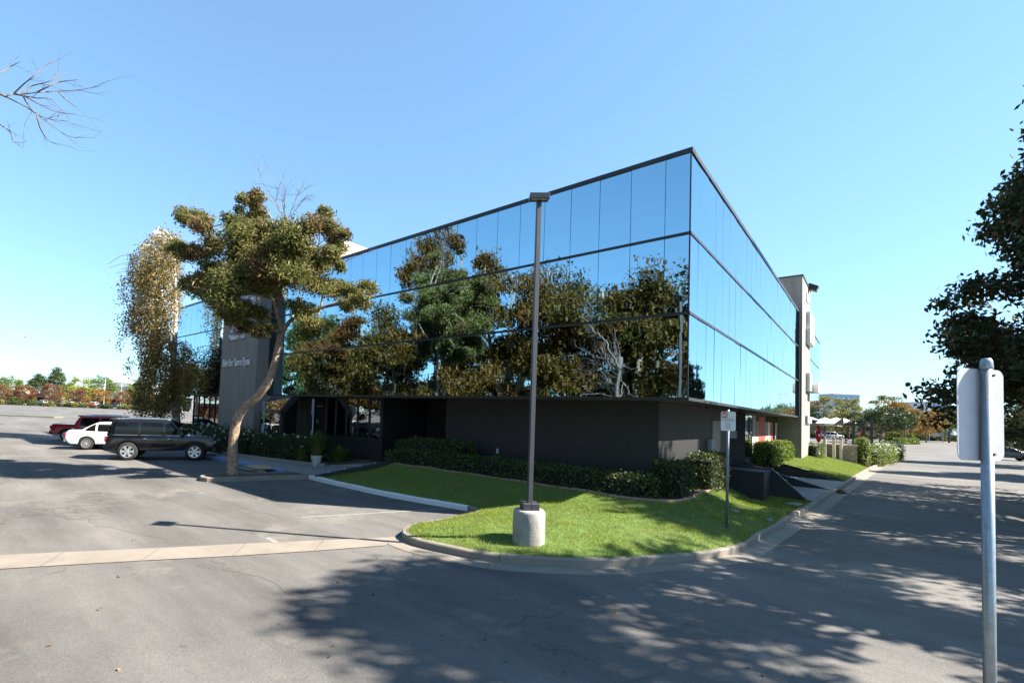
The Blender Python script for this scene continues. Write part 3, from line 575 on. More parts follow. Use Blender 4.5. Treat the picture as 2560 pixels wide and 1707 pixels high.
# doors and boxes on the side wall
dr = part('service_door', MB().box(-1.0, -.97, 6.86, 6.92, .5, 2.72).box(-1.0, -.97, 8.04, 8.10, .5, 2.72).box(-1.0, -.96, 6.82, 8.14, 2.722, 2.80), 'door_tan')
for ya, yb in ((6.925, 7.475), (7.485, 8.035)): lf = MB().box(-1.0, -.985, ya, yb, .5, 2.715).build('door_leaf', 'door_tan', dr); lf['label'] = 'tan leaf of the double service door'
MB().tube([(-.985, 7.55, 1.45), (-.93, 7.55, 1.45), (-.93, 7.68, 1.45)], .014, 8).build('handle', 'dark_metal', dr)
mt_ = part('meter_box', MB().box(-1.0, -.86, 6.25, 6.62, 1.62, 2.12), 'grey_box', bevel=.01); MB().tube([(-.94, 6.4, .5), (-.94, 6.4, 1.62)], .04, 8).build('conduit', 'post_dark', mt_); MB().box(-.859, -.853, 6.29, 6.58, 1.66, 2.08).build('cover', 'grey_box', mt_)
q0 = gp(1795, 1074, 2.35)
part('plaque', MB().box(-3.62, -3.55, 10.3, 10.6, 2.0, 2.3), 'ink_faded')
pq = MB(); a0 = np.array([-1.62, 12.4]); tt = np.array([.728, .686]); nn_ = np.array([.686, -.728])
pq.prism([a0+nn_*.03, a0+tt*.42+nn_*.03, a0+tt*.42+nn_*.05, a0+nn_*.05], 2.05, 2.40); part('plaque', pq, 'ink_faded')
pw = ony(1245, 1127, 1.0); part('wall_hydrant', MB().box(pw[0]-.035, pw[0]+.035, .94, 1.0, pw[2]-.09, pw[2]+.09), 'grey_box')
for px_, py_ in ((1770, 1041), (1853, 1030)): s_ = onx(px_, py_, -.5); part('soffit_lamp', MB().lathe([(.06, -.1), (.07, 0)], 10, (-.5, s_[1], LV[0]-.06)), 'post_dark')
for px_ in (1016, 1310): s_ = ony(px_, 995, .3); part('soffit_lamp', MB().lathe([(.03, -.09), (.04, 0)], 10, (s_[0], .3, LV[0]-.06)), 'dark_metal')
for px_ in (466, 473): s_ = ony(px_, 987, .5); part('soffit_lamp', MB().lathe([(.10, -.13), (.11, 0)], 10, (s_[0], .5, LV[0]-.06)), 'dark_metal')
# sign tower on the entrance side
TA = part('sign_tower', MB().box(-25.85, -21.4, -.8, 3.0, 0, 12.0), 'tower_brick'); TA['label'] = 'grey brick sign tower beside the entrance'
MB().box(-25.9, -21.35, -.85, 3.05, 12.0, 12.09).build('cap', 'fascia', TA)
part('return_trim', MB().box(-21.4, -21.1, -.12, .05, LV[0], LV[3]), 'dark_metal')
def tsign(s, pxl, pxr, pyb, pyt, mat, depth, bold=0, shear=0):
    a, b = ony(pxl, pyb, -.86), ony(pxr, pyb-(pxr-pxl)*.12, -.86); h = abs(ony(pxl, pyt, -.86)[2]-a[2])
    return put_text('lettering', s, TA, (a[0], -.84, a[2]), (1, 0, 0), (0, 0, 1), b[0]-a[0], h, mat, depth, bold, shear)
def zA(px, py): return ony(px, py, -.84)
tsign('Site for Sore Eyes', 556, 624, 923, 899, 'letter_white', .04, .012)
tsign('Smile', 577, 598, 832, 816, 'letter_white', .04, .02, .25); tsign('Makers', 571, 595, 852, 838, 'letter_white', .04, .015, .25); tsign('CARE', 599, 612, 846, 839, 'letter_white', .04, .01)
a, b = zA(574, 780), zA(642, 760); cabn = MB().box(-25.2, -21.9, -.95, -.803, a[2]-.15, a[2]+.75).build('sign_cabinet', 'sign_white', TA); put_text('lettering', 'URGENT CARE', TA, (-25.05, -.953, a[2]+.05), (1, 0, 0), (0, 0, 1), 3.0, .52, 'purple_ink', .008, .015)
tl = MB(); zz = a[2]+1.0; tl.add([(-25.2, -.93, zz), (-23.4, -.93, zz+.05), (-22.6, -.93, zz+.6), (-22.2, -.93, zz+1.0), (-22.5, -.93, zz+1.0), (-23.0, -.93, zz+.55), (-23.7, -.93, zz+.25), (-25.2, -.93, zz+.2)]+[(-25.2, -.81, zz), (-23.4, -.81, zz+.05), (-22.6, -.81, zz+.6), (-22.2, -.81, zz+1.0), (-22.5, -.81, zz+1.0), (-23.0, -.81, zz+.55), (-23.7, -.81, zz+.25), (-25.2, -.81, zz+.2)],
       [tuple(range(8)), tuple(range(15, 7, -1))]+[(i, (i+1) % 8, 8+(i+1) % 8, 8+i) for i in range(8)]); tl.build('sign_logo', 'teal', TA)
# sign tower on the road side
TB = part('sign_tower', MB().box(-4.6, .19, 23.0, 27.72, 0, 12.0), 'tower_brick'); TB['label'] = 'pale brick sign tower at the roadside wall, lit by the sun'
MB().box(-4.65, .24, 22.95, 27.77, 12.0, 12.09).build('cap', 'fascia', TB); part('return_trim', MB().box(-.05, .10, 22.7, 23.0, LV[0], LV[3]), 'dark_metal')
def tb(px, py): return onx(px, py, .19)
def cab_b(y0, y1, z0, z1, d, mat='sign_white', name='sign_cabinet'): return MB().box(.193, .19+d, y0, y1, z0, z1).build(name, mat, TB, bevel=.01)
z1_, z0_ = tb(2018, 783)[2], tb(2018, 822)[2]; cab_b(25.2, 27.6, z0_, z1_, .22); cab_b(25.0, 27.6, z0_-1.0, z0_-.05, .25)
z1_, z0_ = tb(2018, 942)[2], tb(2018, 978)[2]; cab_b(25.2, 26.4, z0_, z1_+.2, .22); cab_b(26.5, 27.9, z0_-.05, z1_-.35, .55)
z1_, z0_ = tb(2018, 1040)[2], tb(2018, 1058)[2]
for k in range(6): MB().box(.193, .33, 24.9+k*.42, 25.2+k*.42, z0_, z1_-.02*k).build('sign_letter', 'letter_white' if k % 2 else 'ink_faded', TB)
z_ = tb(2016, 742)[2]; MB().box(.193, .25, 25.0, 26.4, z_-.25, z_+.25).build('sign_plate', 'canvas_white', TB)
fl_ = thing('flood_light', 'black flood light fixed on top of the pale sign tower', 'flood light', tuple(tb(2022, 716)))
hd = MB().box(-.05, .55, -.3, .3, -.18, .18).build('lamp_housing', 'dark_metal', fl_, bevel=.03); hd.rotation_euler = (0, R(28), 0); MB().tube([(0, 0, -.2), (-.05, 0, -.45), (-.25, 0, -.5)], .03, 6).build('bracket', 'dark_metal', fl_); fc = MB().box(.551, .56, -.26, .26, -.14, .14).build('lens', 'car_glass', fl_); fc.rotation_euler = (0, R(28), 0)
# ---------------------------------------------------------------- low ramp walls with skate stops
def ramp_wall(label, prof, o, t, thick, stops):
    """prof: (s, z) outline along t from o"""
    o, t = np.asarray(o, float), np.asarray(t, float); t = t/np.linalg.norm(t); nn = np.array([-t[1], t[0]])*thick/2
    root = thing('ramp_wall', label, 'low wall', (o[0], o[1], 0)); k = len(prof); P = lambda s, sg: t*s+nn*sg
    mb = MB(); mb.add([(*P(s, 1), z) for s, z in prof]+[(*P(s, -1), z) for s, z in prof], [tuple(range(k)), tuple(range(2*k-1, k-1, -1))]+[(i, (i+1) % k, k+(i+1) % k, k+i) for i in range(k)]); mb.build('wall_body', 'dark_block', root)
    km = MB().lathe([(.02, 0), (.028, .01), (.024, .03), (.004, .034)], 10).mesh('skate_stop', 'rim', True)
    for s, z in stops: p = P(s, 0); link('skate_stop', km, None, root, (p[0], p[1], z))
    return root
ramp_wall('dark sloping low wall between the entrance walk and the shaded lawn', [(0, 0), (0, .19), (4.3, .98), (4.6, .98), (4.6, 0)], (-12.1, -2.88), (1.75, 3.95), .16, [(s, .19+s/4.3*.79) for s in (.5, 1.1, 1.7, 2.3, 2.9, 3.5)])
ramp_wall('dark wedge shaped low wall nearest the no stopping sign', [(0, 0), (0, 1.2), (1.74, 1.15), (2.77, .17), (2.77, 0)], (-1, 7.96), (1, 0), .2, [(1.9, 1.0), (2.15, .76), (2.4, .53), (2.65, .29)])
ramp_wall('dark wedge shaped low wall in the middle of the ramp', [(0, 0), (0, 1.02), (.74, .78), (3.1, .16), (3.1, 0)], (-1, 12.59), (1, 0), .2, [(.7, .8), (1.3, .64), (1.9, .48), (2.5, .32)])
ramp_wall('long dark sloping low wall along the sunlit lawn', [(0, 0), (0, 1.1), (.8, .8), (2.6, .44), (3.7, .16), (3.7, 0)], (-1.5, 17.36), (1, 0), .2, [(1.1, .75), (1.7, .63), (2.3, .51), (2.9, .37), (3.3, .27)])
bx_ = thing('planter_wall', 'dark block end wall with a lit face beside the no stopping sign', 'low wall', (0, 7, 0)); MB().box(-1, .72, -.6, .72, 0, 1.08).build('wall_body', 'dark_block', bx_); MB().box(-1, .75, -.63, .75, 1.08, 1.105).build('wall_cap', 'dark_block', bx_)
walk = MB(); walk.add([(1.93, 8.06, .148), (2.17, 12.49, .148), (-1, 12.49, .15), (-1, 8.06, .15), (2.18, 12.69, .148), (2.42, 17.26, .148), (-1, 17.26, .15), (-1, 12.69, .15)], [(0, 1, 2, 3), (4, 5, 6, 7)]); walk.add([(-1, 9.36, .62), (-1, 12.9, .62), (-3.6, 10.5, .62), (-3.6, 9.36, .62)], [(0, 1, 2, 3)]); tag(walk.build('ramp_walk', 'walk_concrete'), kind='structure')
# ---------------------------------------------------------------- parking-lot lamp
def on_lawn(px, py):
    z = .3
    for _ in range(8): p = gp(px, py, z); z = float(lawn_z(p[0], p[1])[0])
    return p
lp = on_lawn(1321, 1352); LD = zdep(lp)
lamp = thing('parking_lot_lamp', 'tall grey square lamp post on a round concrete base in the lawn', 'lamp post', tuple(lp))
rb = 40.5/F_PX*LD
hb = (1352-1273)/F_PX*LD
MB().lathe([(rb, -.25), (rb*.985, 0), (rb*.985, hb*.5), (rb*.975, hb-.06), (rb*.93, hb-.02), (rb*.85, hb)], 40).build('concrete_base', 'base_concrete', lamp, smooth=True)
ca = math.atan2(FWD[0], FWD[1]); 
an = MB().box(-.165, -.003, -.165, .165, hb-.01, hb+.135).box(.003, .165, -.165, .165, hb-.01, hb+.135).build('anchor_cover', 'pole_paint', lamp, bevel=.008); an.rotation_euler.z = -ca+R(4)
def top_z(px, py, base):
    zs = np.linspace(0, 20, 2001); ys = []
    P = np.stack([np.full_like(zs, base[0]), np.full_like(zs, base[1]), zs], 1)-EYE; yy = CY-F_PX*(P@UPV)/(P@FWD); return float(zs[np.argmin(np.abs(yy-py))])
ht = top_z(1348, 505, lp)-lp[2]
pw_ = .046
po = MB(); pts = [(-pw_, -pw_), (pw_, -pw_), (pw_, pw_), (-pw_, pw_)]; po.prism(pts, hb+.1, ht); po = po.build('pole', 'pole_paint', lamp, bevel=.006); po.rotation_euler.z = -ca+R(10)
HA = -ca+R(-4)
hd = MB(); hd.add([(-.30, -.30, -.02), (.30, -.30, -.02), (.30, .30, .10), (-.30, .30, .10), (-.30, -.30, .14), (.30, -.30, .14), (.30, .30, .20), (-.30, .30, .20)], [(0, 3, 2, 1), (4, 5, 6, 7), (0, 1, 5, 4), (1, 2, 6, 5), (2, 3, 7, 6), (3, 0, 4, 7)])
hd = hd.build('lamp_head', 'pole_paint', lamp, bevel=.015, seg=2, loc=(0, 0, ht+.01)); hd.rotation_euler.z = HA; hd.scale = (.66, .66, .72)
ln = MB().add([(-.25, -.26, -.018), (.25, -.26, -.018), (.25, -.02, .03), (-.25, -.02, .03)], [(0, 1, 2, 3)]).build('lens', 'lamp_clear', hd)
MB().tube([(0, 0, ht-.10), (0, 0, ht+.06)], .035, 10).build('knuckle', 'dark_metal', lamp)
# ---------------------------------------------------------------- NO STOPPING sign
nb = on_lawn(1817, 1318); ND = zdep(nb)
ns = thing('no_stopping_sign', 'white no stopping fire lane sign on a grey round post', 'sign', tuple(nb))
zt = top_z(1827, 1024, nb)-nb[2]
MB().tube([(0, 0, -.2), (0, 0, zt-.04)], .030, 14).build('post', 'post_grey', ns, smooth=True); MB().lathe([(.033, zt-.07), (.033, zt-.03), (.02, zt-.005), (.003, zt)], 14).build('post_cap', 'galvanized', ns, smooth=True)
vx, vy = EYE[0]-nb[0], EYE[1]-nb[1]; va = math.atan2(vy, vx)
pa = va+R(90)-R(8)
pr_ = thing; pn = MB()
def rrect(w, h, r, k=5):
    o = []
    for cx_, cy_, a0 in ((w/2-r, h/2-r, 0), (-w/2+r, h/2-r, 90), (-w/2+r, -h/2+r, 180), (w/2-r, -h/2+r, 270)): o += [(cx_+r*math.cos(R(a0+90*i/k)), cy_+r*math.sin(R(a0+90*i/k))) for i in range(k+1)]
    return o
def plate(name, w, h, r, th, mat, parent, loc, rz):
    o = rrect(w, h, r); k = len(o); mb = MB(); mb.add([(x, -th/2, z) for x, z in o]+[(x, th/2, z) for x, z in o], [tuple(range(k)), tuple(range(2*k-1, k-1, -1))]+[(i, (i+1) % k, k+(i+1) % k, k+i) for i in range(k)])
    p = mb.build(name, mat, parent, loc=loc); p.rotation_euler.z = rz; return p
SWd, SHt = .30, .45
zs_ = zt-.045-SHt/2
sgn = plate('sign_panel', SWd, SHt, .035, .004, 'sign_white', ns, (.034*math.cos(va), .034*math.sin(va), zs_), pa)
def ltxt(s, x, z, w, h, mat, b=.0): return put_text('lettering', s, sgn, (x, -.0045, z), (1, 0, 0), (0, 0, 1), w, h, mat, .0015, b)
o = rrect(.125, .135, .012); MB().add([(x-.075, -.0032, z+.145) for x, z in o], [tuple(range(len(o)))]).build('red_square', 'sign_red', sgn)
ltxt('NO', -.126, .10, .10, .085, 'sign_white', .03); ltxt('STOPPING', -.12, -.005, .24, .07, 'ink_faded', .01); ltxt('FIRE', -.05, -.09, .10, .055, 'ink_faded', .005); ltxt('LANE', -.065, -.165, .12, .055, 'ink_faded', .005)
for z in (.14, -.19): MB().lathe([(.008, -.004), (.008, -.001)], 8, (0, 0, z), 'y').build('bolt', 'galvanized', sgn)
# ---------------------------------------------------------------- sign seen from behind at the right edge
bp = dep(2468, 1100, 2.7); bpos = (bp[0], bp[1], 0)
bs_ = thing('back_facing_sign', 'bare metal back of a road sign on a thick galvanized post', 'sign', bpos)
ztop = top_z(2469, 897, bp); rr_ = 11.9/F_PX*2.7
MB().lathe([(rr_, 0), (rr_, ztop-.06)], 28, cap=True).build('post', 'galvanized', bs_, smooth=True)
MB().lathe([(rr_*1.05, ztop-.065), (rr_*1.07, ztop-.055), (rr_*1.05, ztop-.045), (rr_*1.0, ztop-.02), (rr_*.7, ztop-.003), (.002, ztop)], 28).build('post_cap', 'galvanized', bs_, smooth=True)
naz = R(128); nv = np.array([math.sin(naz), math.cos(naz)])       # the back of the plate looks this way
zc_ = (top_z(2456, 922, bp)+top_z(2456, 1150, bp))/2; hh_ = top_z(2456, 922, bp)-top_z(2456, 1150, bp)
pb = plate('sign_panel', .335, hh_, .045, .004, 'alu_plate', bs_, (-nv[0]*(rr_+.002), -nv[1]*(rr_+.002), zc_), math.atan2(nv[1], nv[0])+R(90))
for py_ in (938, 1133):
    zb = top_z(2468, py_, bp); c_ = nv*rr_; bo = MB().tube([(c_[0], c_[1], zb), (c_[0]+nv[0]*.005, c_[1]+nv[1]*.005, zb)], .010, 8); bo.tube([(c_[0]+nv[0]*.005, c_[1]+nv[1]*.005, zb), (c_[0]+nv[0]*.011, c_[1]+nv[1]*.011, zb)], .006, 8); bo.build('bolt', 'bark_tan', bs_)
# ---------------------------------------------------------------- accessible parking signs
def acc_sign(label, px, pyb, Y, pys):
    p = ony(px, 1100, Y); r0 = thing('accessible_parking_sign', label, 'sign', (p[0], p[1], .14), group='accessible parking signs')
    z = lambda py: ony(px, py, Y)[2]-.14
    MB().tube([(0, 0, -.1), (0, 0, z(pys[0])+.03)], .03, 10).build('post', 'galvanized', r0, smooth=True)
    for i, (a, b) in enumerate(((pys[0], pys[1]), (pys[2], pys[3]))):
        h = z(a)-z(b); P_ = plate('sign_panel', .30, h, .02, .004, 'sign_white', r0, (0, -.036, (z(a)+z(b))/2), R(-18)); P_.rotation_euler.z = R(-52)
        if i == 0:
            MB().box(-.10, .10, -.0035, -.0025, h/2-.24, h/2-.05).build('blue_square', 'sign_blue', P_)
            for k in range(3): put_text('lettering', ('PARKING', 'ONLY', 'MINIMUM FINE')[k], P_, (-.11, -.004, h/2-.34-k*.11), (1, 0, 0), (0, 0, 1), .22, .06, 'sign_blue', .001, .01)
        else: MB().box(-.12, .12, -.0035, -.0025, -h*.28, h*.3).build('blue_square', 'sign_blue', P_)
    return r0
acc_sign('accessible parking sign post behind the potted grass', 780, 1150, -.9, (998, 1036, 1077, 1096)); acc_sign('accessible parking sign post next to the sloped glass entrance', 657, 1130, -1.5, (1003, 1036, 1063, 1081))
# ---------------------------------------------------------------- trees
def branch(mb, a, b, r0, r1, rng, sag=.0, k=6, n=5, wob=.06):
    a, b = np.asarray(a, float), np.asarray(b, float); L = np.linalg.norm(b-a); pts = []
    for i in range(n+1):
        t = i/n; p = a+(b-a)*t; p[2] += sag*L*math.sin(math.pi*t); pts.append(p+(rng.normal(size=3)*wob*L*(t*(1-t)*2) if 0 < i < n else 0))
    mb.tube(pts, list(np.linspace(r0, r1, n+1)), k); return pts
def twigs(mb, a, d, L, r, rng, lev, spread=.55, n=4, k=4):
    d = np.asarray(d, float)/np.linalg.norm(d); p = np.asarray(a, float); pts = [p]
    for i in range(4): d = d+rng.normal(size=3)*.10; d /= np.linalg.norm(d); p = p+d*L/4; pts.append(p)
    mb.tube(pts, list(np.linspace(r, r*.45, 5)), k, cap=False)
    if lev:
        for j in range(n):
            q = pts[1+int(rng.randint(0, 4))]; dd = d+rng.normal(size=3)*spread; twigs(mb, q, dd, L*rng.uniform(.45, .75), r*.5, rng, lev-1, spread, n, max(3, k-1))
# the curved tree on the island
rng = rs(31); CB = np.array([-13.91, -5.14, .13]); CD = zdep(CB)
def cpt(px, py, off=0.0): return dep(px, py, CD+off)
ct = thing('curved_tree', 'leaning curved ash tree with green and purple leaves on the island', 'tree', tuple(CB)); CBv = CB
tk = MB()
def rel(P): return [np.asarray(p)-CBv for p in P]
main = [(583, 1192, 0), (582, 1160, 0), (582, 1120, 0), (587, 1075, 0), (597, 1038, 0), (618, 1012, 0), (642, 992, 0), (664, 965, 0), (680, 930, 0), (691, 890, .1), (698, 855, .15), (705, 830, .2)]
mp_ = catmull([cpt(*p) for p in main], .18); rad = np.interp(np.linspace(0, 1, len(mp_)), [0, .04, .2, .45, .75, 1], [.25, .195, .17, .155, .135, .115])*(1+.06*np.sin(np.arange(len(mp_))*1.9)); tk.tube(rel(mp_), list(rad), 14)
limbs = [([(705, 832, .2), (698, 800, .1), (690, 772, 0), (682, 748, -.2), (664, 742, -.5), (640, 735, -.8), (600, 738, -1.0), (560, 742, -1.2)], .10, .03), ([(690, 772, 0), (697, 745, .3), (703, 715, .6), (700, 660, .8), (690, 600, .8), (675, 540, .6), (640, 490, .4)], .085, .02),
         ([(705, 832, .2), (722, 806, .2), (745, 788, .1), (780, 778, 0), (815, 766, -.2), (860, 752, -.4), (905, 735, -.5)], .10, .025), ([(800, 772, -.1), (806, 745, 0), (800, 715, .2), (778, 690, .5), (770, 640, .7), (790, 570, .9)], .05, .015),
         ([(730, 800, .3), (748, 770, .8), (752, 750, 1.1), (770, 700, 1.4)], .05, .02), ([(664, 742, -.5), (640, 700, -.3), (600, 650, 0), (555, 600, .3), (520, 560, .4), (480, 540, .4)], .055, .015), ([(600, 738, -1), (560, 715, -1.3), (520, 725, -1.5), (480, 715, -1.6)], .03, .012), ([(700, 660, .8), (715, 600, .6), (712, 540, .4), (705, 500, .3)], .05, .02)]
lpts = []
for L, r0, r1 in limbs:
    q = catmull([cpt(*p) for p in L], .2); tk.tube(rel(q), list(np.linspace(r0*.85, r1*.8, len(q))), 9); lpts += q
CL = [(550, 360, 50), (650, 370, 48), (690, 440, 55), (740, 530, 62), (500, 560, 45), (580, 620, 52), (680, 600, 55), (720, 680, 58), (590, 800, 55), (660, 850, 66), (760, 830, 85), (840, 760, 78), (860, 900, 66), (860, 400, 50), (950, 410, 58), (1025, 215, 38), (940, 255, 36), (1000, 285, 36), (895, 320, 26), (1060, 370, 55), (1080, 450, 60), (1200, 430, 55), (900, 520, 85), (1000, 560, 105), (1100, 600, 105), (1200, 560, 95), (1300, 520, 85), (1380, 420, 50), (1480, 350, 40), (1470, 430, 52), (1540, 500, 52), (1605, 490, 34), (1560, 580, 42), (1500, 600, 50), (1560, 690, 34), (950, 680, 105), (1080, 720, 105), (1200, 700, 105), (1320, 640, 95), (1440, 690, 75), (1000, 800, 85), (1130, 820, 70), (1250, 780, 85), (1430, 800, 75), (1545, 840, 66), (1650, 860, 62), (1760, 830, 48), (1720, 920, 52), (1620, 950, 46), (900, 1000, 58), (850, 1020, 46), (950, 1080, 52), (1020, 1120, 44), (1340, 1000, 60), (1420, 1080, 62), (1350, 1130, 52), (1290, 960, 50), (1095, 1100, 34), (920, 950, 66), (1050, 1010, 50), (800, 900, 60), (700, 780, 50)]
cen = []; lpa = np.array(lpts)
for x, y, r in CL:
    off = rng.uniform(-1, 1)*(1.9 if 700 < x < 1500 and 380 < y < 950 else .9); c = cpt(250+x/2.613, 400+y/2.613, off); rad_ = r/2.613/F_PX*CD
    j = lpa[np.argmin(np.linalg.norm(lpa-c, axis=1)+.4*np.abs(lpa[:, 2]-c[2]+.5))]; branch(tk, j-CBv, c-CBv, .022, .008, rng, .05, 5)
    for _ in range(3): branch(tk, c-CBv, c-CBv+rng.normal(size=3)*rad_*.6, .007, .003, rng, 0, 3, 2)
    nsub = max(4, int(r/9))
    for _ in range(nsub):
        sc = blob(rng, c-CBv, rad_*1.15, 1, (1, 1, .8), .6)[0]; cen.append(gblob(rng, sc, rad_*.55, int(5.4*r*r/nsub/13)+10, (1, 1, .66)))
cen = np.concatenate(cen); link('crown', leaves('crown', cen, .135, .042, 'leaf_ash', rng, .25), None, ct); tk.build('trunk', 'bark_tan', ct, smooth=True)
bt = MB()
for p0, p1 in (((712, 540), (705, 470)), ((722, 545), (735, 475)), ((715, 520), (690, 455)), ((735, 530), (755, 490)), ((850, 660), (900, 640)), ((700, 520), (660, 462))):
    a, b = cpt(*p0, .2)-CBv, cpt(*p1, .2)-CBv; twigs(bt, a, b-a, np.linalg.norm(b-a)*1.15, .016, rng, 2, .4, 4)
bt.build('bare_twigs', 'twig', ct)['kind'] = 'stuff'
# the birch
rng = rs(41); BB = np.array([-31.6, -1.25, .15]); BD = zdep(BB); bi = thing('birch_tree', 'weeping birch with golden leaves in front of the mirror glass', 'tree', tuple(BB))
def bpt(px, py, off=0.0): return dep(px, py, BD+off)-BB
tk = MB(); q = catmull([bpt(*p) for p in [(443, 1075), (440, 1040), (435, 1000), (432, 950), (434, 900), (437, 840), (440, 780), (438, 720), (437, 660), (436, 620)]], .3); tk.tube(q, list(np.linspace(.26, .05, len(q))), 12)
q2 = catmull([bpt(*p) for p in [(434, 900), (425, 860), (412, 800), (405, 740), (395, 680), (385, 640), (376, 600), (385, 585)]], .3); tk.tube(q2, list(np.linspace(.13, .02, len(q2))), 8)
cen = []; SRC = [np.asarray(p) for p in q[8:]+q2]
hang = [(300, 680, 25), (265, 668, 30), (318, 700, 70), (335, 640, 90), (345, 690, 170), (355, 650, 120), (365, 610, 150), (375, 660, 220), (385, 590, 170), (390, 700, 240), (400, 630, 220), (408, 760, 260), (415, 600, 160), (420, 680, 240), (428, 850, 220), (430, 600, 120), (440, 640, 150), (445, 720, 120), (448, 900, 130), (455, 860, 140), (460, 930, 110), (395, 820, 200), (378, 860, 190), (362, 900, 150), (350, 960, 90), (310, 780, 80), (302, 820, 60), (340, 760, 100), (372, 760, 170), (412, 900, 150), (425, 950, 90), (400, 960, 90), (452, 980, 60), (440, 590, 90), (405, 580, 60), (470, 870, 70), (475, 940, 50), (330, 905, 30), (345, 1000, 30), (385, 1000, 60), (415, 985, 60)]
for px, py, ln_ in hang:
    for rep in range(4 if px > 330 else 2):
        off = rng.uniform(-1.9, 1.9); t0 = bpt(px+rng.uniform(-9, 9), py+rng.uniform(-8, 8), off); s_ = SRC[int(np.argmin([np.linalg.norm(u-t0)+1.5*max(0, u[2]-t0[2]) for u in SRC]))]
        branch(tk, s_, t0, .04, .010, rng, .18, 5, 4)
        L = ln_/F_PX*BD*rng.uniform(.6, 1.1); d = MB(); x, y = t0[0], t0[1]; pts = [t0]
        for i in range(5): x += rng.normal()*.06; y += rng.normal()*.06; pts.append(np.array([x, y, t0[2]-L*(i+1)/5]))
        tk.tube(pts, .005, 3, cap=False)
        if px > 305: 
            tt_ = rng.uniform(0, 1, int(L*95)); P = np.stack([np.interp(tt_, np.linspace(0, 1, 6), np.array(pts)[:, i]) for i in range(3)], 1); cen.append(P+rng.normal(size=P.shape)*.19)
cen = np.concatenate(cen); link('crown', leaves('crown', cen, .14, .075, 'leaf_birch', rng, .6), None, bi); tk.build('trunk', 'birch_bark', bi, smooth=True)
# generic trees
TREEMESH = {}
def make_tree(kind, h, cr, cz, shape, ncl, nleaf, ls, lmat, bark, seed, tr=.2, cone=False, multi=1):
    rng = rs(seed); tk = MB(); ends = []
    for s in range(multi):
        lean = rng.normal(size=2)*(.03 if multi == 1 else .14)*h; q = catmull([(0, 0, -.1), (lean[0]*.2, lean[1]*.2, h*.2), (lean[0]*.6+rng.normal()*.03*h, lean[1]*.6, h*.5), (lean[0], lean[1], h*.86)], h/12); tk.tube(q, list(np.linspace(tr, tr*.15, len(q))), 8); ends += q
    ends = np.array(ends); cen = []
    for i in range(ncl):
        if cone:
            z = cz+(h-cz)*rng.uniform(0, 1)**1.15; rmax = cr*(1-(z-cz)/(h-cz))**.8+.25; a = rng.uniform(0, 6.283); rr = rmax*rng.uniform(.45, 1)**.6; c = np.array([rr*math.cos(a), rr*math.sin(a), z]); cs = cr*(.26 if ncl < 120 else .17)*rng.uniform(.7, 1.3)
        else:
            d = rng.normal(size=3); d /= np.linalg.norm(d); d *= rng.uniform(.5, 1)**.5; H = (h-cz)/2; c = np.array([d[0]*cr, d[1]*cr, cz+H+d[2]*H]); cs = cr*.33*rng.uniform(.6, 1.25)
        j = ends[np.argmin(np.linalg.norm(ends-c, axis=1)+1.2*np.maximum(0, ends[:, 2]-c[2]+.12*h))]; branch(tk, j, c, tr*.28, .02, rng, .04, 5, 4)
        for _ in range(3): sc = blob(rng, c, cs*.8, 1)[0]; cen.append(gblob(rng, sc, cs*(.40 if ncl < 120 else .34), nleaf//(ncl*3)+1, (1, 1, .6)))
    root = thing(kind, 'x', 'tree'); cr_ = link('crown', leaves('crown', np.concatenate(cen), ls, ls*.5, lmat, rng, .1), None, root); tk.build('trunk', bark, root, smooth=True); return root
def plant(root, first, loc, label, rz=0, sc=1, group=None):
    if first: root.location = loc; root.rotation_euler.z = rz; root.scale = (sc,)*3 if isinstance(sc, (int, float)) else sc; root['label'] = label; 
    else: root = clone(root, loc, rz, sc, label)
    if group: root['group'] = group
    return root
# tall trees beyond the road: throw the shade across it, one reaches into the frame
rt = make_tree('sweetgum_tree', 19.5, 6.6, 3.4, 'cone', 300, 120000, .25, 'leaf_dark', 'bark_dark', 51, .32, cone=True)
plant(rt, True, (12.0, 17.6, 0), 'tall dark sweetgum at the right edge of the road', .4, (1.06, 1.06, 1.16), 'trees along the right side of the road')
rt2 = make_tree('ash_tree', 15.0, 2.9, 3.0, 'ball', 64, 34000, .26, 'leaf_olive', 'bark_dark', 52, .30, multi=2)
plant(rt2, True, (12.3, 1.0, 0), 'slender ash whose shade covers the near road', 0, (1, 1, 1), 'trees along the right side of the road')
rt3 = make_tree('ash_tree', 15.5, 3.3, 3.2, 'ball', 60, 26000, .26, 'leaf_olive', 'bark_dark', 57, .30, multi=2)
plant(rt3, True, (12.6, 9.0, 0), 'slender ash that shades the road before the ramp walls', 4.0, (1, 1, 1), 'trees along the right side of the road')
plant(rt, False, (15.5, 52, 0), 'dark sweetgum mirrored at the corner of the glass', 1.9, .62, 'trees along the right side of the road')
plant(rt, False, (15.0, 36, 0), 'dark sweetgum behind the nearest sweetgum', 3.3, .6, 'trees along the right side of the road')
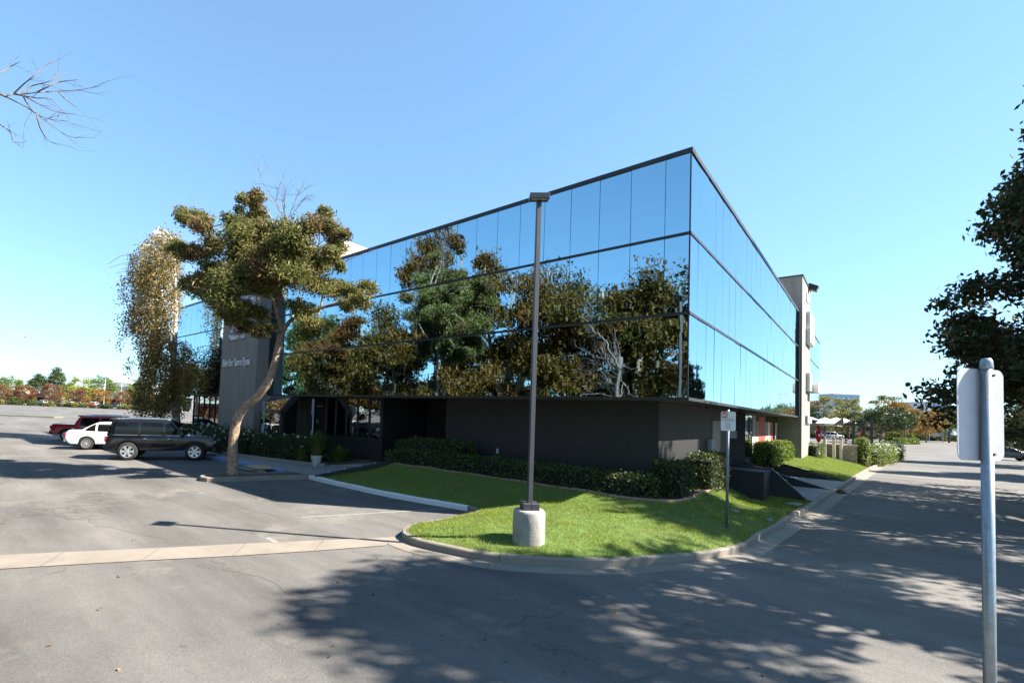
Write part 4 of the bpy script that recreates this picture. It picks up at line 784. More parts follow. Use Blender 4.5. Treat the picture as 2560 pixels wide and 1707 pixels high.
# row of trees behind the camera, seen as reflections in the mirror glass
ra = make_tree('pepper_tree', 15.5, 5.2, 3.4, 'ball', 27, 24000, .28, 'leaf_olive', 'bark_tan', 61, .38, multi=3)
rb_ = make_tree('elm_tree', 12.5, 5.0, 3.0, 'ball', 25, 24000, .28, 'leaf_elm', 'bark_dark', 62, .34, multi=2)
rc = make_tree('redwood_tree', 17, 4.2, 2.0, 'cone', 90, 24000, .36, 'leaf_pine', 'bark_dark', 63, .3, cone=True)
GRP = 'trees behind the viewer mirrored in the glass'
for i, (t_, x, y, s, z_, nm) in enumerate([(ra, -26, -19, (.9, .9, 1.24), 0, 'tallest pepper tree mirrored left of the lamp post'), (ra, -19.5, -20, (.95, .95, 1.1), 2, 'tall pepper tree mirrored right behind the lamp post'), (rb_, -14.5, -21, 1.06, 1, 'elm mirrored just right of the lamp post'), (ra, -10.6, -23, (1, 1, .9), 4, 'round pepper tree mirrored near the glass corner'), (rb_, -6.6, -23, 1.06, 3, 'elm mirrored at the glass corner'),
        (rb_, -33, -20, 1.0, 5, 'elm mirrored in the middle panes'), (ra, -38.5, -21, (1, 1, .86), 1, 'pepper tree mirrored over the entrance windows'), (rb_, -44.5, -20, .92, 2.5, 'elm mirrored over the curved trunk'), (rc, -49.5, -23, .86, 0, 'redwood mirrored beside the curved tree'), (rc, -56, -22, .84, 2, 'redwood mirrored behind the curved tree'), (rb_, -62, -22, .9, 4, 'leftmost elm mirrored behind the curved tree'), (rb_, -24, -29, .85, .5, 'low elm in the second mirrored row'), (ra, -15, -30, (1, 1, .62), 5, 'low pepper tree in the second mirrored row')]+[(rb_, x_, -36, (1.2, 1.2, .55), x_, 'low elm closing the gap '+w_+' in the mirrored back row') for x_, w_ in ((-2, 'at the corner'), (-12, 'right of the lamp'), (-22, 'behind the lamp'), (-33, 'left of the lamp'), (-44, 'over the entrance'), (-56, 'behind the curved tree'), (-68, 'at the far left'))]+[(rb_, x_, -23, (1, 1, .8), x_, 'elm mirrored '+w_+' in the left end panes') for x_, w_ in ((-77, 'first'), (-87, 'second'), (-98, 'third'), (-110, 'last'))]):
    plant(t_, i in (0, 2, 8), (x, y, 0), nm, z_, s, GRP)
# tree left of the camera: only its bare branch ends reach into the frame
rng = rs(71); bt_ = thing('bare_tree', 'bare twiggy tree whose branch tips reach in at the upper left', 'tree', (-7.6, -14.2, 0)); tk = MB(); O = np.array([-7.6, -14.2, 0]); d0 = 9.2
q = catmull([(0, 0, -.1), (.1, .1, 2), (-.1, .2, 4.2), (.1, .3, 6.2)], .4); tk.tube(q, list(np.linspace(.2, .09, len(q))), 9)
def nb_(px, py, off=0): return dep(px, py, d0+off)-O
def bare(pts, r0, r1): q = catmull([np.asarray(p) for p in pts], .15); tk.tube(q, list(np.linspace(r0, r1, len(q))), 6); return q
j0 = nb_(-60, 215); bare([(.1, .3, 5.6), (j0+np.array([.1, .3, 5.6]))/2+np.array([0, 0, .3]), j0, nb_(14, 242)], .07, .022)
SUBS = [[(14, 242), (35, 234), (55, 236), (90, 232), (145, 228), (190, 226), (250, 216)], [(14, 242), (60, 265), (92, 285), (130, 315), (170, 340), (195, 345)], [(35, 234), (60, 210), (85, 190), (105, 170), (135, 152)], [(92, 285), (100, 320), (120, 350), (148, 365)], [(55, 236), (80, 215), (120, 205), (163, 182)], [(60, 240), (100, 262), (140, 280), (190, 285)], [(145, 228), (165, 250), (190, 268)], [(55, 236), (75, 270), (100, 290), (135, 300), (170, 302)], [(35, 236), (95, 246), (130, 250), (175, 300)], [(90, 232), (125, 215), (150, 205), (195, 200)], [(-20, 190), (10, 178), (30, 165), (50, 155)], [(-20, 300), (0, 312), (25, 330), (35, 355), (60, 370)]]
for s in SUBS:
    q = bare([nb_(*p, rng.uniform(-.25, .25)) for p in s], .013, .0035)
    for k in range(3, len(q)-1, 2):
        d = q[k]-q[k-1]; d = d/np.linalg.norm(d)+rng.normal(size=3)*.38; twigs(tk, q[k], d, rng.uniform(.28, .7), .005, rng, 1, .35, 2, 3)
for k in range(9):
    a = q0 = np.array([.05, .25, rng.uniform(3.5, 6.2)]); d = rng.normal(size=3); d[2] = abs(d[2])+.3; d[0] = -abs(d[0])-.6; d[1] = -abs(d[1])-.3; twigs(tk, a, d, rng.uniform(1.8, 2.6), .05, rng, 3, .45, 3, 5)
tk.build('trunk', 'twig', bt_, smooth=True)
# ---------------------------------------------------------------- hedges and plants
def hedge(name, label, path, wd, h, lmat, seed, ls=.075, dens=520, group=None, flowers=0, zf=None, rough=.05, cat='hedge'):
    """clipped hedge along a path: dark core and a skin of leaves"""
    rng = rs(seed); P = np.asarray(catmull([(*p, 0) for p in path], .25))[:, :2]; o = P[len(P)//2]; z0 = [(zf(p[0], p[1]) if zf else 0) for p in P]; z0 = np.array([float(np.ravel(z)[0]) for z in z0])
    root = thing(name, label, cat, (o[0], o[1], float(z0.mean())), group=group); zb = z0-z0.mean()
    A, B = offset2(P, -wd/2*.8), offset2(P, wd/2*.8); k = len(P); mb = MB(); vs = []
    for i in range(k): vs += [(*(A[i]-o), zb[i]-.1), (*(A[i]-o), zb[i]+h*.86), (*(B[i]-o), zb[i]+h*.86), (*(B[i]-o), zb[i]-.1)]
    mb.add(vs, [(4*i+j, 4*i+(j+1) % 4, 4*i+4+(j+1) % 4, 4*i+4+j) for i in range(k-1) for j in range(4)]+[(0, 1, 2, 3), (4*k-1, 4*k-2, 4*k-3, 4*k-4)]); mb.build('core', 'dark_fill', root)
    s = np.r_[0, np.cumsum(np.linalg.norm(np.diff(P, axis=0), axis=1))]; L = s[-1]; n = int((L*(wd+2*h)+2*wd*h)*dens); q = rng.uniform(-wd*.4, L+wd*.4, n); u = rng.uniform(0, wd+2*h, n)
    cap = rng.uniform(size=n) < (2*wd*h)/(L*(wd+2*h)+2*wd*h)
    lat = np.where(u < h, -wd/2, np.where(u > h+wd, wd/2, u-h-wd/2)); zz = np.where(u < h, u, np.where(u > h+wd, 2*h+wd-u, h))
    q = np.where(cap, np.where(rng.uniform(size=n) < .5, -wd*.4, L+wd*.4), q); lat = np.where(cap, rng.uniform(-wd/2, wd/2, n), lat); zz = np.where(cap, rng.uniform(0, h, n), zz)
    over = np.maximum(0, np.maximum(-q, q-L)); lat = lat*np.sqrt(np.clip(1-(over/(wd*.55))**2, .1, 1))
    bump = 1+rough*2.2*(np.sin(q*2.1+seed)+np.sin(q*5.3+lat*4))*.35; qc = np.clip(q, 0, L); x, y, zo = [np.interp(qc, s, a) for a in (P[:, 0], P[:, 1], zb)]
    tx, ty = np.interp(qc, s, np.gradient(P[:, 0], s)), np.interp(qc, s, np.gradient(P[:, 1], s)); ext = q-qc
    rnd = 1-.16*(np.clip(zz/h, 0, 1)**4)
    cen = np.stack([x+tx*ext-ty*lat*bump*rnd-o[0], y+ty*ext+tx*lat*bump*rnd-o[1], zo+zz*(.96+.06*bump)-.05*(np.abs(lat)/(wd/2))**3*h], 1)+rng.normal(size=(n, 3))*rough*np.array([1, 1, .8])
    link('foliage', leaves('foliage', cen, ls, ls*.6, lmat, rng), None, root)
    if flowers:
        j = rng.choice(np.nonzero(zz > h*.55)[0], flowers); c = np.repeat(cen[j]+np.array([0, 0, .05])+rng.normal(size=(flowers, 3))*.04, 9, 0); tag(link('white_flowers', leaves('white_flowers', c+rng.normal(size=c.shape)*.022, .07, .06, 'petal', rng), None, root), kind='stuff')
    return root
lz = lambda x, y: lawn_z(x, y)-.02
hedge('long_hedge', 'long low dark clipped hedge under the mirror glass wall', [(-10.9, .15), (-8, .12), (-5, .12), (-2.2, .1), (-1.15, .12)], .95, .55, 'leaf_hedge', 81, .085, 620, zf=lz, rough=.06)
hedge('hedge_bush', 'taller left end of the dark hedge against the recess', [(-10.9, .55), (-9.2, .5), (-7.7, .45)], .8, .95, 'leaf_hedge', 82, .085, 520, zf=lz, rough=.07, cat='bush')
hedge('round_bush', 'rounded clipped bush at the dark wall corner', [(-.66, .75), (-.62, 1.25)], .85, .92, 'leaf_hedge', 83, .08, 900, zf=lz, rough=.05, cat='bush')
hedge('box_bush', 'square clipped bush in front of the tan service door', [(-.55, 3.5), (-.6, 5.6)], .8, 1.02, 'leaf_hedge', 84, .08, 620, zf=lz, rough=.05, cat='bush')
z2 = lambda x, y: .78
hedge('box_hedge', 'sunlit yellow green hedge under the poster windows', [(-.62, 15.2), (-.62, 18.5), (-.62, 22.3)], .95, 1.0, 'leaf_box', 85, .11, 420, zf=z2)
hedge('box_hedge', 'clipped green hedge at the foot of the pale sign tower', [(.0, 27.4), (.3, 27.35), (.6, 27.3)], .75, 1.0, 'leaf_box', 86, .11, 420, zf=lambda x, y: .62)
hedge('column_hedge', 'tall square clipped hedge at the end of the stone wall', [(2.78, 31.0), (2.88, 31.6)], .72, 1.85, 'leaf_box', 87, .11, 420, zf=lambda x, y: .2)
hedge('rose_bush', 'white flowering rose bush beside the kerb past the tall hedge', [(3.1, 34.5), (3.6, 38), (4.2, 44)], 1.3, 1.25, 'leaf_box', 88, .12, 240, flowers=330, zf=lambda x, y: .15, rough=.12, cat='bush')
hedge('rose_bush', 'dark green rose bush with few blooms at the far road corner', [(4.35, 46), (4.7, 52)], 1.4, 1.3, 'leaf_hedge', 89, .13, 220, flowers=110, zf=lambda x, y: .15, rough=.12, cat='bush')
zs2 = lambda x, y: .16
hedge('entrance_hedge', 'dark green hedge with a few white blooms before the entrance', [(-18.9, -1.35), (-17.4, -1.05), (-15.9, -.62)], 1.0, 1.12, 'leaf_hedge', 90, .085, 620, flowers=26, zf=zs2, rough=.07)
hedge('rose_hedge', 'loose rose hedge with white blooms behind the black car', [(-26.4, -1.75), (-23.5, -1.75), (-20.3, -1.72)], 1.0, 1.15, 'leaf_hedge', 91, .09, 380, flowers=110, zf=zs2, rough=.14)
hedge('dark_hedge', 'low dark clipped hedge at the birch trunk', [(-35.5, .1), (-31, -.15), (-27.2, -.2)], 1.1, 1.0, 'leaf_hedge', 92, .1, 300, zf=zs2)
# potted grass and lily clumps
def tuft(name, label, loc, n, h, spr, seed, wd=.012, mat='reed', pot=False):
    rng = rs(seed); root = thing(name, label, 'plant', loc); z0 = .0
    if pot:
        MB().lathe([(.15, 0), (.235, .38), (.235, .385), (.255, .39), (.255, .47), (.225, .47), (.215, .40)], 28).build('pot', 'pot', root, smooth=False); MB().lathe([(.001, .40), (.22, .40)], 20).build('potting_soil', 'soil', root); z0 = .40
    an = rng.uniform(0, 6.283, n); rr = rng.uniform(0, 1, n)**.6; hh = h*rng.uniform(.55, 1.1, n); ox = np.cos(an)*rr*spr*.25; oy = np.sin(an)*rr*spr*.25; tx = np.cos(an+rng.normal(size=n)*.4)*rr*spr; ty = np.sin(an+rng.normal(size=n)*.4)*rr*spr
    b0 = np.stack([ox, oy, np.full(n, z0)], 1); m1 = b0+np.stack([tx*.35, ty*.35, hh*.72], 1); tp = b0+np.stack([tx, ty, hh*(1-.35*rr)], 1); sd = np.stack([-np.sin(an), np.cos(an), np.zeros(n)], 1)*wd
    v = np.concatenate([np.stack([b0-sd, b0+sd, m1+sd*.8, m1-sd*.8], 1).reshape(-1, 3), np.stack([m1-sd*.8, m1+sd*.8, tp+sd*.1, tp-sd*.1], 1).reshape(-1, 3)]); link('blades', npmesh('blades', v, 4, mat), None, root); return root
pp = gp(790, 1164, .16)
tuft('potted_grass', 'tall ornamental grass in a round grey pot on the sidewalk', (pp[0], pp[1], .15), 1400, 1.2, .72, 93, .009, pot=True)
pa_, pb_ = gp(752, 1158, .16), gp(845, 1160, .2)
tuft('lily_clump', 'dark strappy lily clump left of the grey pot', (pa_[0], pa_[1]+.15, .15), 420, .95, .85, 94, .024, 'leaf_green'); tuft('lily_clump', 'dark strappy lily clump right of the grey pot', (pb_[0]-.1, pb_[1]+.1, .17), 420, .9, .85, 95, .024, 'leaf_green')
# litter: leaf heap in the gutter and small bits on the asphalt
lh = gp(2112, 1232, .02); rng = rs(96); c = blob(rng, (0, 0, .03), .35, 260, (.45, 1.3, .25)); hp = link('leaf_heap', leaves('leaf_heap', c, .13, .08, 'litter', rng, 0, .7), None, None, (lh[0]-.1, lh[1], .0)); tag(hp, 'small heap of fallen yellow leaves in the gutter', 'leaves', kind='stuff')
px_ = [(297, 1440), (300, 1672), (335, 1350), (455, 1613), (60, 1208), (940, 1395), (390, 1250), (1540, 1530), (1010, 1660), (1180, 1620), (1725, 1560), (1980, 1690), (700, 1560), (1380, 1505), (640, 1245), (2110, 1480), (250, 1520), (120, 1610), (830, 1640), (2280, 1310), (2190, 1380), (575, 1420)]
rng = rs(97); c = np.concatenate([np.repeat([gp(x, y, .012)], 2, 0)+rng.normal(size=(2, 3))*[.02, .02, .002] for x, y in px_]+[np.array([[rng.uniform(-4, 4), rng.uniform(-10, -6.5), .012]]) for _ in range(40)]); tag(link('leaf_litter', leaves('leaf_litter', c, .05, .03, 'litter', rng, 0, .85)), 'scattered dry leaves on the asphalt', 'leaves', kind='stuff')
# small valve covers in the lawn
for px, py, lb in ((1838, 1280, 'small white valve cover in the grass behind the sign post'), (1922, 1302, 'small pale valve cover in the grass by the kerb'), (1985, 1262, 'rectangular concrete meter lid at the grass edge near the ramp')):
    p = on_lawn(px, py); bx = MB(); s_ = .12 if 'meter' not in lb else .26; bx.box(-s_, s_, -s_*.6, s_*.6, .0, .05); o = bx.build('valve_cover', 'walk_concrete', None, bevel=.01, loc=(p[0], p[1], p[2]+.005)); tag(o, lb, 'cover'); o.rotation_euler.z = R(80)
# ---------------------------------------------------------------- vehicles
WM = {}
def wheel_mesh(r, wd, style):
    key = (round(r, 2), style)
    if key in WM: return WM[key]
    ty = MB().lathe([(r*.62, -wd/2), (r*.93, -wd/2), (r, -wd/2+.03), (r, wd/2-.03), (r*.93, wd/2), (r*.62, wd/2)], 28, axis='y', cap=False).mesh('tyre', 'rubber', True)
    ri = MB(); ri.lathe([(r*.63, -wd*.5), (r*.66, -wd*.51), (r*.60, -wd*.50), (r*.58, -wd*.2)], 28, axis='y', cap=False); nsp = 6 if style == 'six' else 10
    for i in range(nsp):
        a = 6.2832*i/nsp; wa = (.20 if style == 'six' else .10); ro, rin = r*.6, r*.12
        v = []
        for rad_, hw, yy in ((rin, wa*.9*r*.5, -wd*.47), (ro, wa*r*.75, -wd*.49)):
            for sgn_ in (-1, 1): v.append((rad_*math.cos(a)-sgn_*hw*math.sin(a), yy, rad_*math.sin(a)+sgn_*hw*math.cos(a)))
        v += [(x, y+.04, z) for x, y, z in v]; ri.add(v, [(0, 1, 3, 2), (4, 6, 7, 5), (0, 2, 6, 4), (1, 5, 7, 3), (2, 3, 7, 6)])
    ri.lathe([(r*.17, -wd*.5), (r*.12, -wd*.54), (.001, -wd*.54)], 14, axis='y', cap=False); ri = ri.mesh('rim', 'rim_dark' if style == 'dark' else 'rim')
    ds = MB().lathe([(.001, -wd*.12), (r*.6, -wd*.12)], 20, axis='y', cap=False).mesh('brake_disc', 'dark_fill'); WM[key] = (ty, ri, ds); return WM[key]
SPEC = {
 'suv': dict(L=4.6, W=1.88, r=.41, ax=(-1.34, 1.38), belt=1.13, prof=[(2.20, .66), (2.24, .92), (2.14, 1.06), (1.2, 1.14), (.95, 1.15), (-2.16, 1.17), (-2.24, .95), (-2.26, .70), (-2.2, .52)], cab=(-2.18, .98, -1.98, .34, 1.84, .82), win=[(-1.9, -.98), (-.86, .0), (.1, .84)], rails=True, spoiler=True, style='six', zb=.47),
 'suv2': dict(L=4.6, W=1.85, r=.36, ax=(-1.33, 1.36), belt=1.08, prof=[(2.26, .6), (2.28, .82), (2.1, .95), (1.1, 1.06), (-2.2, 1.1), (-2.3, .9), (-2.3, .62), (-2.2, .45)], cab=(-2.22, 1.08, -1.92, .25, 1.72, .78), win=[(-1.9, -1.0), (-.86, -.02), (.08, .86)], rails=True, spoiler=True, style='ten', zb=.36),
 'sedan': dict(L=4.75, W=1.82, r=.33, ax=(-1.38, 1.40), belt=.94, prof=[(2.36, .52), (2.38, .66), (2.2, .78), (1.3, .90), (1.0, .94), (-1.6, 1.0), (-2.25, 1.02), (-2.36, .9), (-2.38, .6), (-2.25, .38)], cab=(-1.85, 1.12, -1.0, .22, 1.46, .70), win=[(-1.45, -1.0), (-.9, -.02), (.06, .85)], rails=False, spoiler=False, style='ten', zb=.30),
 'pickup': dict(L=5.0, W=1.85, r=.37, ax=(-1.55, 1.55), belt=1.05, prof=[(2.4, .6), (2.42, .82), (2.3, .95), (1.3, 1.04), (-2.4, 1.08), (-2.5, .95), (-2.5, .62), (-2.4, .5)], cab=(-.9, 1.25, -.72, .5, 1.70, .74), win=[(-.65, .1), (.2, 1.0)], rails=False, spoiler=False, style='ten', zb=.42)}
def car(kind, label, color, loc, heading, style=None, detail=True, group=None, metal=0):
    S = SPEC[kind]; W2 = S['W']/2; root = thing('parked_car', label, 'car', loc, heading, group); pn_ = 'paint_'+color; pmats = {'black': (.006, .006, .008), 'white': (.62, .62, .62), 'red': (.30, .012, .02), 'silver': (.50, .52, .54), 'blue': (.03, .06, .16), 'greyblue': (.20, .27, .36), 'brightred': (.45, .02, .03), 'charcoal': (.03, .032, .036)}
    paint(pn_, pmats[color], .2, 1, metal)
    ra = S['r']*1.18; zb = S['zb']; pr = list(S['prof']); bot = [(-2.12 if kind != 'pickup' else -2.35, zb)]
    for xa in S['ax']:
        a0 = math.asin(max(-1, (zb-S['r'])/ra)); st = math.pi-a0
        for i in range(11): a = st-(st-a0)*i/10; bot.append((xa+ra*math.cos(a), S['r']+ra*math.sin(a)))
    bot.append((2.1 if kind != 'pickup' else 2.3, zb)); poly = pr+bot; k = len(poly)
    def tp(x, z): return (1-.07*max(0, (z-.75))/.4-.03*max(0, .55-z)/.3)*(1-.13*max(0, abs(x)-1.55)**2)
    mb = MB(); nr = 7; ys = np.linspace(-1, 1, nr); vs = []
    for yv in ys: vs += [(x*(1-.02*abs(yv)**4 if abs(x) > 2 else 1), yv*W2*tp(x, z), z+(.02*(1-yv*yv) if z > S['belt']-.2 else 0)) for x, z in poly]
    mb.add(vs, [tuple(range(k)), tuple(range(nr*k-1, (nr-1)*k-1, -1))]+[(j*k+i, (j+1)*k+i, (j+1)*k+(i+1) % k, j*k+(i+1) % k) for j in range(nr-1) for i in range(k)])
    body = mb.build('body', pn_, root, smooth=True, bevel=.035 if detail else .05, seg=2 if detail else 1)
    xr_b, xf_b, xr_t, xf_t, zt, wt = S['cab']; zbt = S['belt']-.03; wbt = W2*.93
    cb = MB(); rows = 5; vs = []; cols = 8
    def cabp(u, v, y):   # u along (rear..front), v belt..roof
        x = (xr_b+(xf_b-xr_b)*u)*(1-v)+(xr_t+(xf_t-xr_t)*u)*v; bow = .03*math.sin(math.pi*v); z = zbt+(zt-zbt)*v*(1-.035*(2*u-1)**2); return (x+(bow if u > .5 else -bow)*abs(2*u-1), y*((wbt*(1-v)+wt*v)+bow*.7), z)
    uu = np.linspace(0, 1, cols); vv = np.linspace(0, 1, rows)
    for v in vv:
        ring = [cabp(u, v, 1) for u in uu]+[cabp(1, v, y) for y in (.6, .2, -.2, -.6)]+[cabp(u, v, -1) for u in uu[::-1]]+[cabp(0, v, y) for y in (-.6, -.2, .2, .6)]; vs += ring
    nk = len(ring); top = [tuple(range((rows-1)*nk, rows*nk))]
    cb.add(vs, [(j*nk+i, j*nk+(i+1) % nk, (j+1)*nk+(i+1) % nk, (j+1)*nk+i) for j in range(rows-1) for i in range(nk)]); 
    r0 = (rows-1)*nk; ctr = [cabp(u, 1, 0) for u in uu]; b0 = len(cb.v); cb.v += [(x, y, z+.035) for x, y, z in ctr]; fs = []
    for i in range(cols-1): fs += [(r0+i, r0+i+1, b0+i+1, b0+i), (r0+2*cols+3-i, b0+i, b0+i+1, r0+2*cols+2-i)]
    fs += [(r0+cols-1, r0+cols, r0+cols+1, r0+cols+2, r0+cols+3, r0+cols+4, b0+cols-1), (r0, b0)+tuple(r0+nk-4+i for i in range(4))[:0]+(r0+nk-5, r0+nk-4, r0+nk-3, r0+nk-2, r0+nk-1)]; cb.f += fs; cb.mi += [0]*len(fs)
    cb.build('cabin', pn_, root, smooth=True)
    def glass(name, pts, par=root, mat='car_glass'): return MB().add(pts, [tuple(range(len(pts)))]).build(name, mat, par)
    def sidept(x, v, sgn, off):
        xs0 = xr_b*(1-v)+xr_t*v; xs1 = xf_b*(1-v)+xf_t*v; u = (x-xs0)/(xs1-xs0); u = min(max(u, .04), .97); p = cabp(u, v, sgn); return (p[0], p[1]+sgn*off, p[2])
    for sgn_ in (-1, 1):
        for (xa, xb) in S['win']:
            g = MB(); tk_ = [];  nv = 4
            for v in np.linspace(.10, .86, nv): tk_ += [sidept(xa+(.10*(v) if xa < -1.4 else 0), v, sgn_, .012), sidept(xb-(.0 if xb < .5 else 0), v, sgn_, .012)]
            g.add(tk_, [(2*i, 2*i+1, 2*i+3, 2*i+2) for i in range(nv-1)]); w_ = g.build('side_window', 'car_glass', root)
            if detail:
                fr_ = [sidept(xa, .07, sgn_, .018), sidept(xb, .07, sgn_, .018)]; MB().tube(fr_, .012, 5).build('window_trim', 'chrome' if kind != 'sedan' else 'plastic_black', w_)
    for (u, nm) in ((1, 'windshield'), (0, 'rear_window')):
        e = .014*(1 if u else -1); g = MB(); vs = []
        for v in np.linspace(.12, .9, 4):
            for y in np.linspace(-.86, .86, 5): p = cabp(u, v, y); vs.append((p[0]+e, p[1], p[2]+.008))
        g.add(vs, [(5*i+j, 5*i+j+1, 5*i+6+j, 5*i+5+j) for i in range(3) for j in range(4)]); g.build(nm, 'car_glass', root)
    MB().box(-1.95, 1.95, -W2*.78, W2*.78, zb+.0, S['belt']-.1).build('underbody', 'plastic_black', root)
    ty, ri, ds = wheel_mesh(S['r'], .23, style or S['style'])
    for xa in S['ax']:
        for sgn_ in (-1, 1):
            wh = link('wheel', ty, None, root, (xa, sgn_*(W2-.13), S['r'])); wh.rotation_euler.z = 0 if sgn_ < 0 else math.pi
            if detail: link('rim', ri, None, wh); link('brake_disc', ds, None, wh)
            else: link('rim', ri, None, wh)
    xr, xf = min(p[0] for p in pr), max(p[0] for p in pr); zbt2 = S['belt']
    for sgn_ in (-1, 1):
        y0, y1 = sorted((sgn_*W2*.97*tp(xr, zbt2-.2), sgn_*W2*.62))
        MB().box(xr-.012, xr+.20, y0, y1, zbt2-.30, zbt2-.07).build('tail_light', 'tail_red', root, bevel=.02); MB().box(xf-.30, xf+.0, y0, y1, zbt2-.42 if kind == 'sedan' else zbt2-.34, zbt2-.20).build('headlight', 'lamp_clear', root, bevel=.03)
        if detail:
            if kind == 'suv': MB().box(xf-.20, xf-.02, y1-.03 if sgn_ > 0 else y0-.006, y1+.006 if sgn_ > 0 else y0+.03, zbt2-.30, zbt2-.21).build('turn_light', 'amber', root)
            mm = MB(); mm.ball((.82, sgn_*(W2*1.06), zbt2+.06), .11, 10, 6, (.7, .9, .75)); mm.tube([(.85, sgn_*W2*.88, zbt2+.0), (.82, sgn_*W2*1.0, zbt2+.04)], .025, 6); mm.build('mirror', pn_, root, smooth=True)
            for xh in (S['win'][-1][0]+.12, S['win'][-2][0]+.12): MB().tube([(xh-.02, sgn_*W2*.945, zbt2-.13), (xh, sgn_*W2*.985, zbt2-.13), (xh+.14, sgn_*W2*.985, zbt2-.13), (xh+.17, sgn_*W2*.945, zbt2-.13)], .017, 6).build('door_handle', 'chrome' if kind == 'suv' else pn_, root)
            if S['rails']: MB().tube([(xr_t+.15, sgn_*wt*.86, zt+.0), (xr_t+.3, sgn_*wt*.86, zt+.06), (xf_t-.2, sgn_*wt*.86, zt+.06), (xf_t-.05, sgn_*wt*.86, zt+.0)], .022, 6).build('roof_rail', 'rim', root)
    MB().box(xr-.03, xr+.12, -W2*.86, W2*.86, .42, .66).build('rear_bumper', 'plastic_black' if kind != 'sedan' else pn_, root, bevel=.03); MB().box(xf-.14, xf+.03, -W2*.82, W2*.82, .40, .64).build('front_bumper', pn_ if kind == 'sedan' else 'plastic_black', root, bevel=.03)
    MB().box(xr-.018, xr-.004, -.16, .16, .72, .86).build('number_plate', 'sign_white', root)
    if S['spoiler']: MB().box(xr_t-.16, xr_t+.12, -wt*.9, wt*.9, zt-.04, zt+.03).build('spoiler', pn_, root, bevel=.02)
    return root
HD = math.atan2(.891, .453)
def park(kind, label, color, near_rear, near_front=None, **k):
    a = np.array(near_rear); S = SPEC[kind]; t = np.array([math.cos(HD), math.sin(HD)]); nl = np.array([-t[1], t[0]]); c = a+t*(-S['ax'][0])+nl*(S['W']/2-.02); return car(kind, label, color, (c[0], c[1], 0), HD, **k)
park('suv', 'black sport utility vehicle with silver wheels parked nearest the tree', 'black', (-21.75, -6.45))
park('sedan', 'white sedan parked beside the black vehicle', 'white', (-27.9, -6.75))
park('suv2', 'dark red sport utility vehicle with roof rails behind the white sedan', 'red', (-30.6, -6.0))
park('pickup', 'leftmost red pickup behind the dark red vehicle', 'red', (-34.6, -6.4))
pf = far(374, 38); car('sedan', 'dark grey car roof showing behind the black vehicle by the person', 'charcoal', (pf[0], pf[1], 0), HD, detail=True)
for x, y, lb in ((-36, -17, 'white sedan mirrored in the left ground floor windows'), (-40, -17, 'second white sedan mirrored in the left ground floor windows')): car('sedan', lb, 'white', (x, y, 0), R(80), detail=False, group='cars mirrored in the windows')
for px, D, kd, co, an, lb in [(6, 178, 'sedan', 'blue', 20, 'dark blue car at the far left edge'), (106, 186, 'suv2', 'silver', 200, 'silver van-like car near the second rust tree'), (157, 182, 'sedan', 'greyblue', 195, 'pale blue sedan left of the white far car'), (180, 182, 'sedan', 'white', 200, 'white car left of the bright red far car'), (204, 182, 'sedan', 'silver', 190, 'silver sedan beside the bright red far car'), (225, 180, 'sedan', 'brightred', 30, 'bright red car in the far parking row'), (240, 190, 'suv2', 'white', 30, 'white car right of the bright red far car'), (262, 184, 'sedan', 'black', 30, 'black car behind the red and yellow tree'), (288, 180, 'suv2', 'charcoal', 25, 'charcoal van right of the red and yellow tree'), (322, 176, 'sedan', 'charcoal', 20, 'dark car behind the small bare tree'), (343, 172, 'sedan', 'blue', 20, 'blue car right of the small bare tree'), (392, 178, 'suv2', 'black', 20, 'black car behind the birch trunk')]:
    p = far(px, D); car(kd, lb, co, (p[0], p[1], 0), R(an), detail=False, group='cars in the far left parking row')
p = gp(2552, 1152); car('sedan', 'grey sedan half hidden behind the back facing sign', 'charcoal', (p[0]-1.2, p[1]-.4, 0), R(12), style='dark', detail=True)
for px, D, kd, co, lb in [(2080, 118, 'suv', 'white', 'white van beyond the patio umbrellas'), (2240, 175, 'sedan', 'charcoal', 'dark car under the orange tree'), (2305, 178, 'sedan', 'white', 'white car right of the orange tree'), (2350, 180, 'suv2', 'brightred', 'red car beyond the right hand lot')]:
    p = far(px, D); car(kd, lb, co, (p[0], p[1], 0), R(35), detail=False, group='cars in the far right lot')
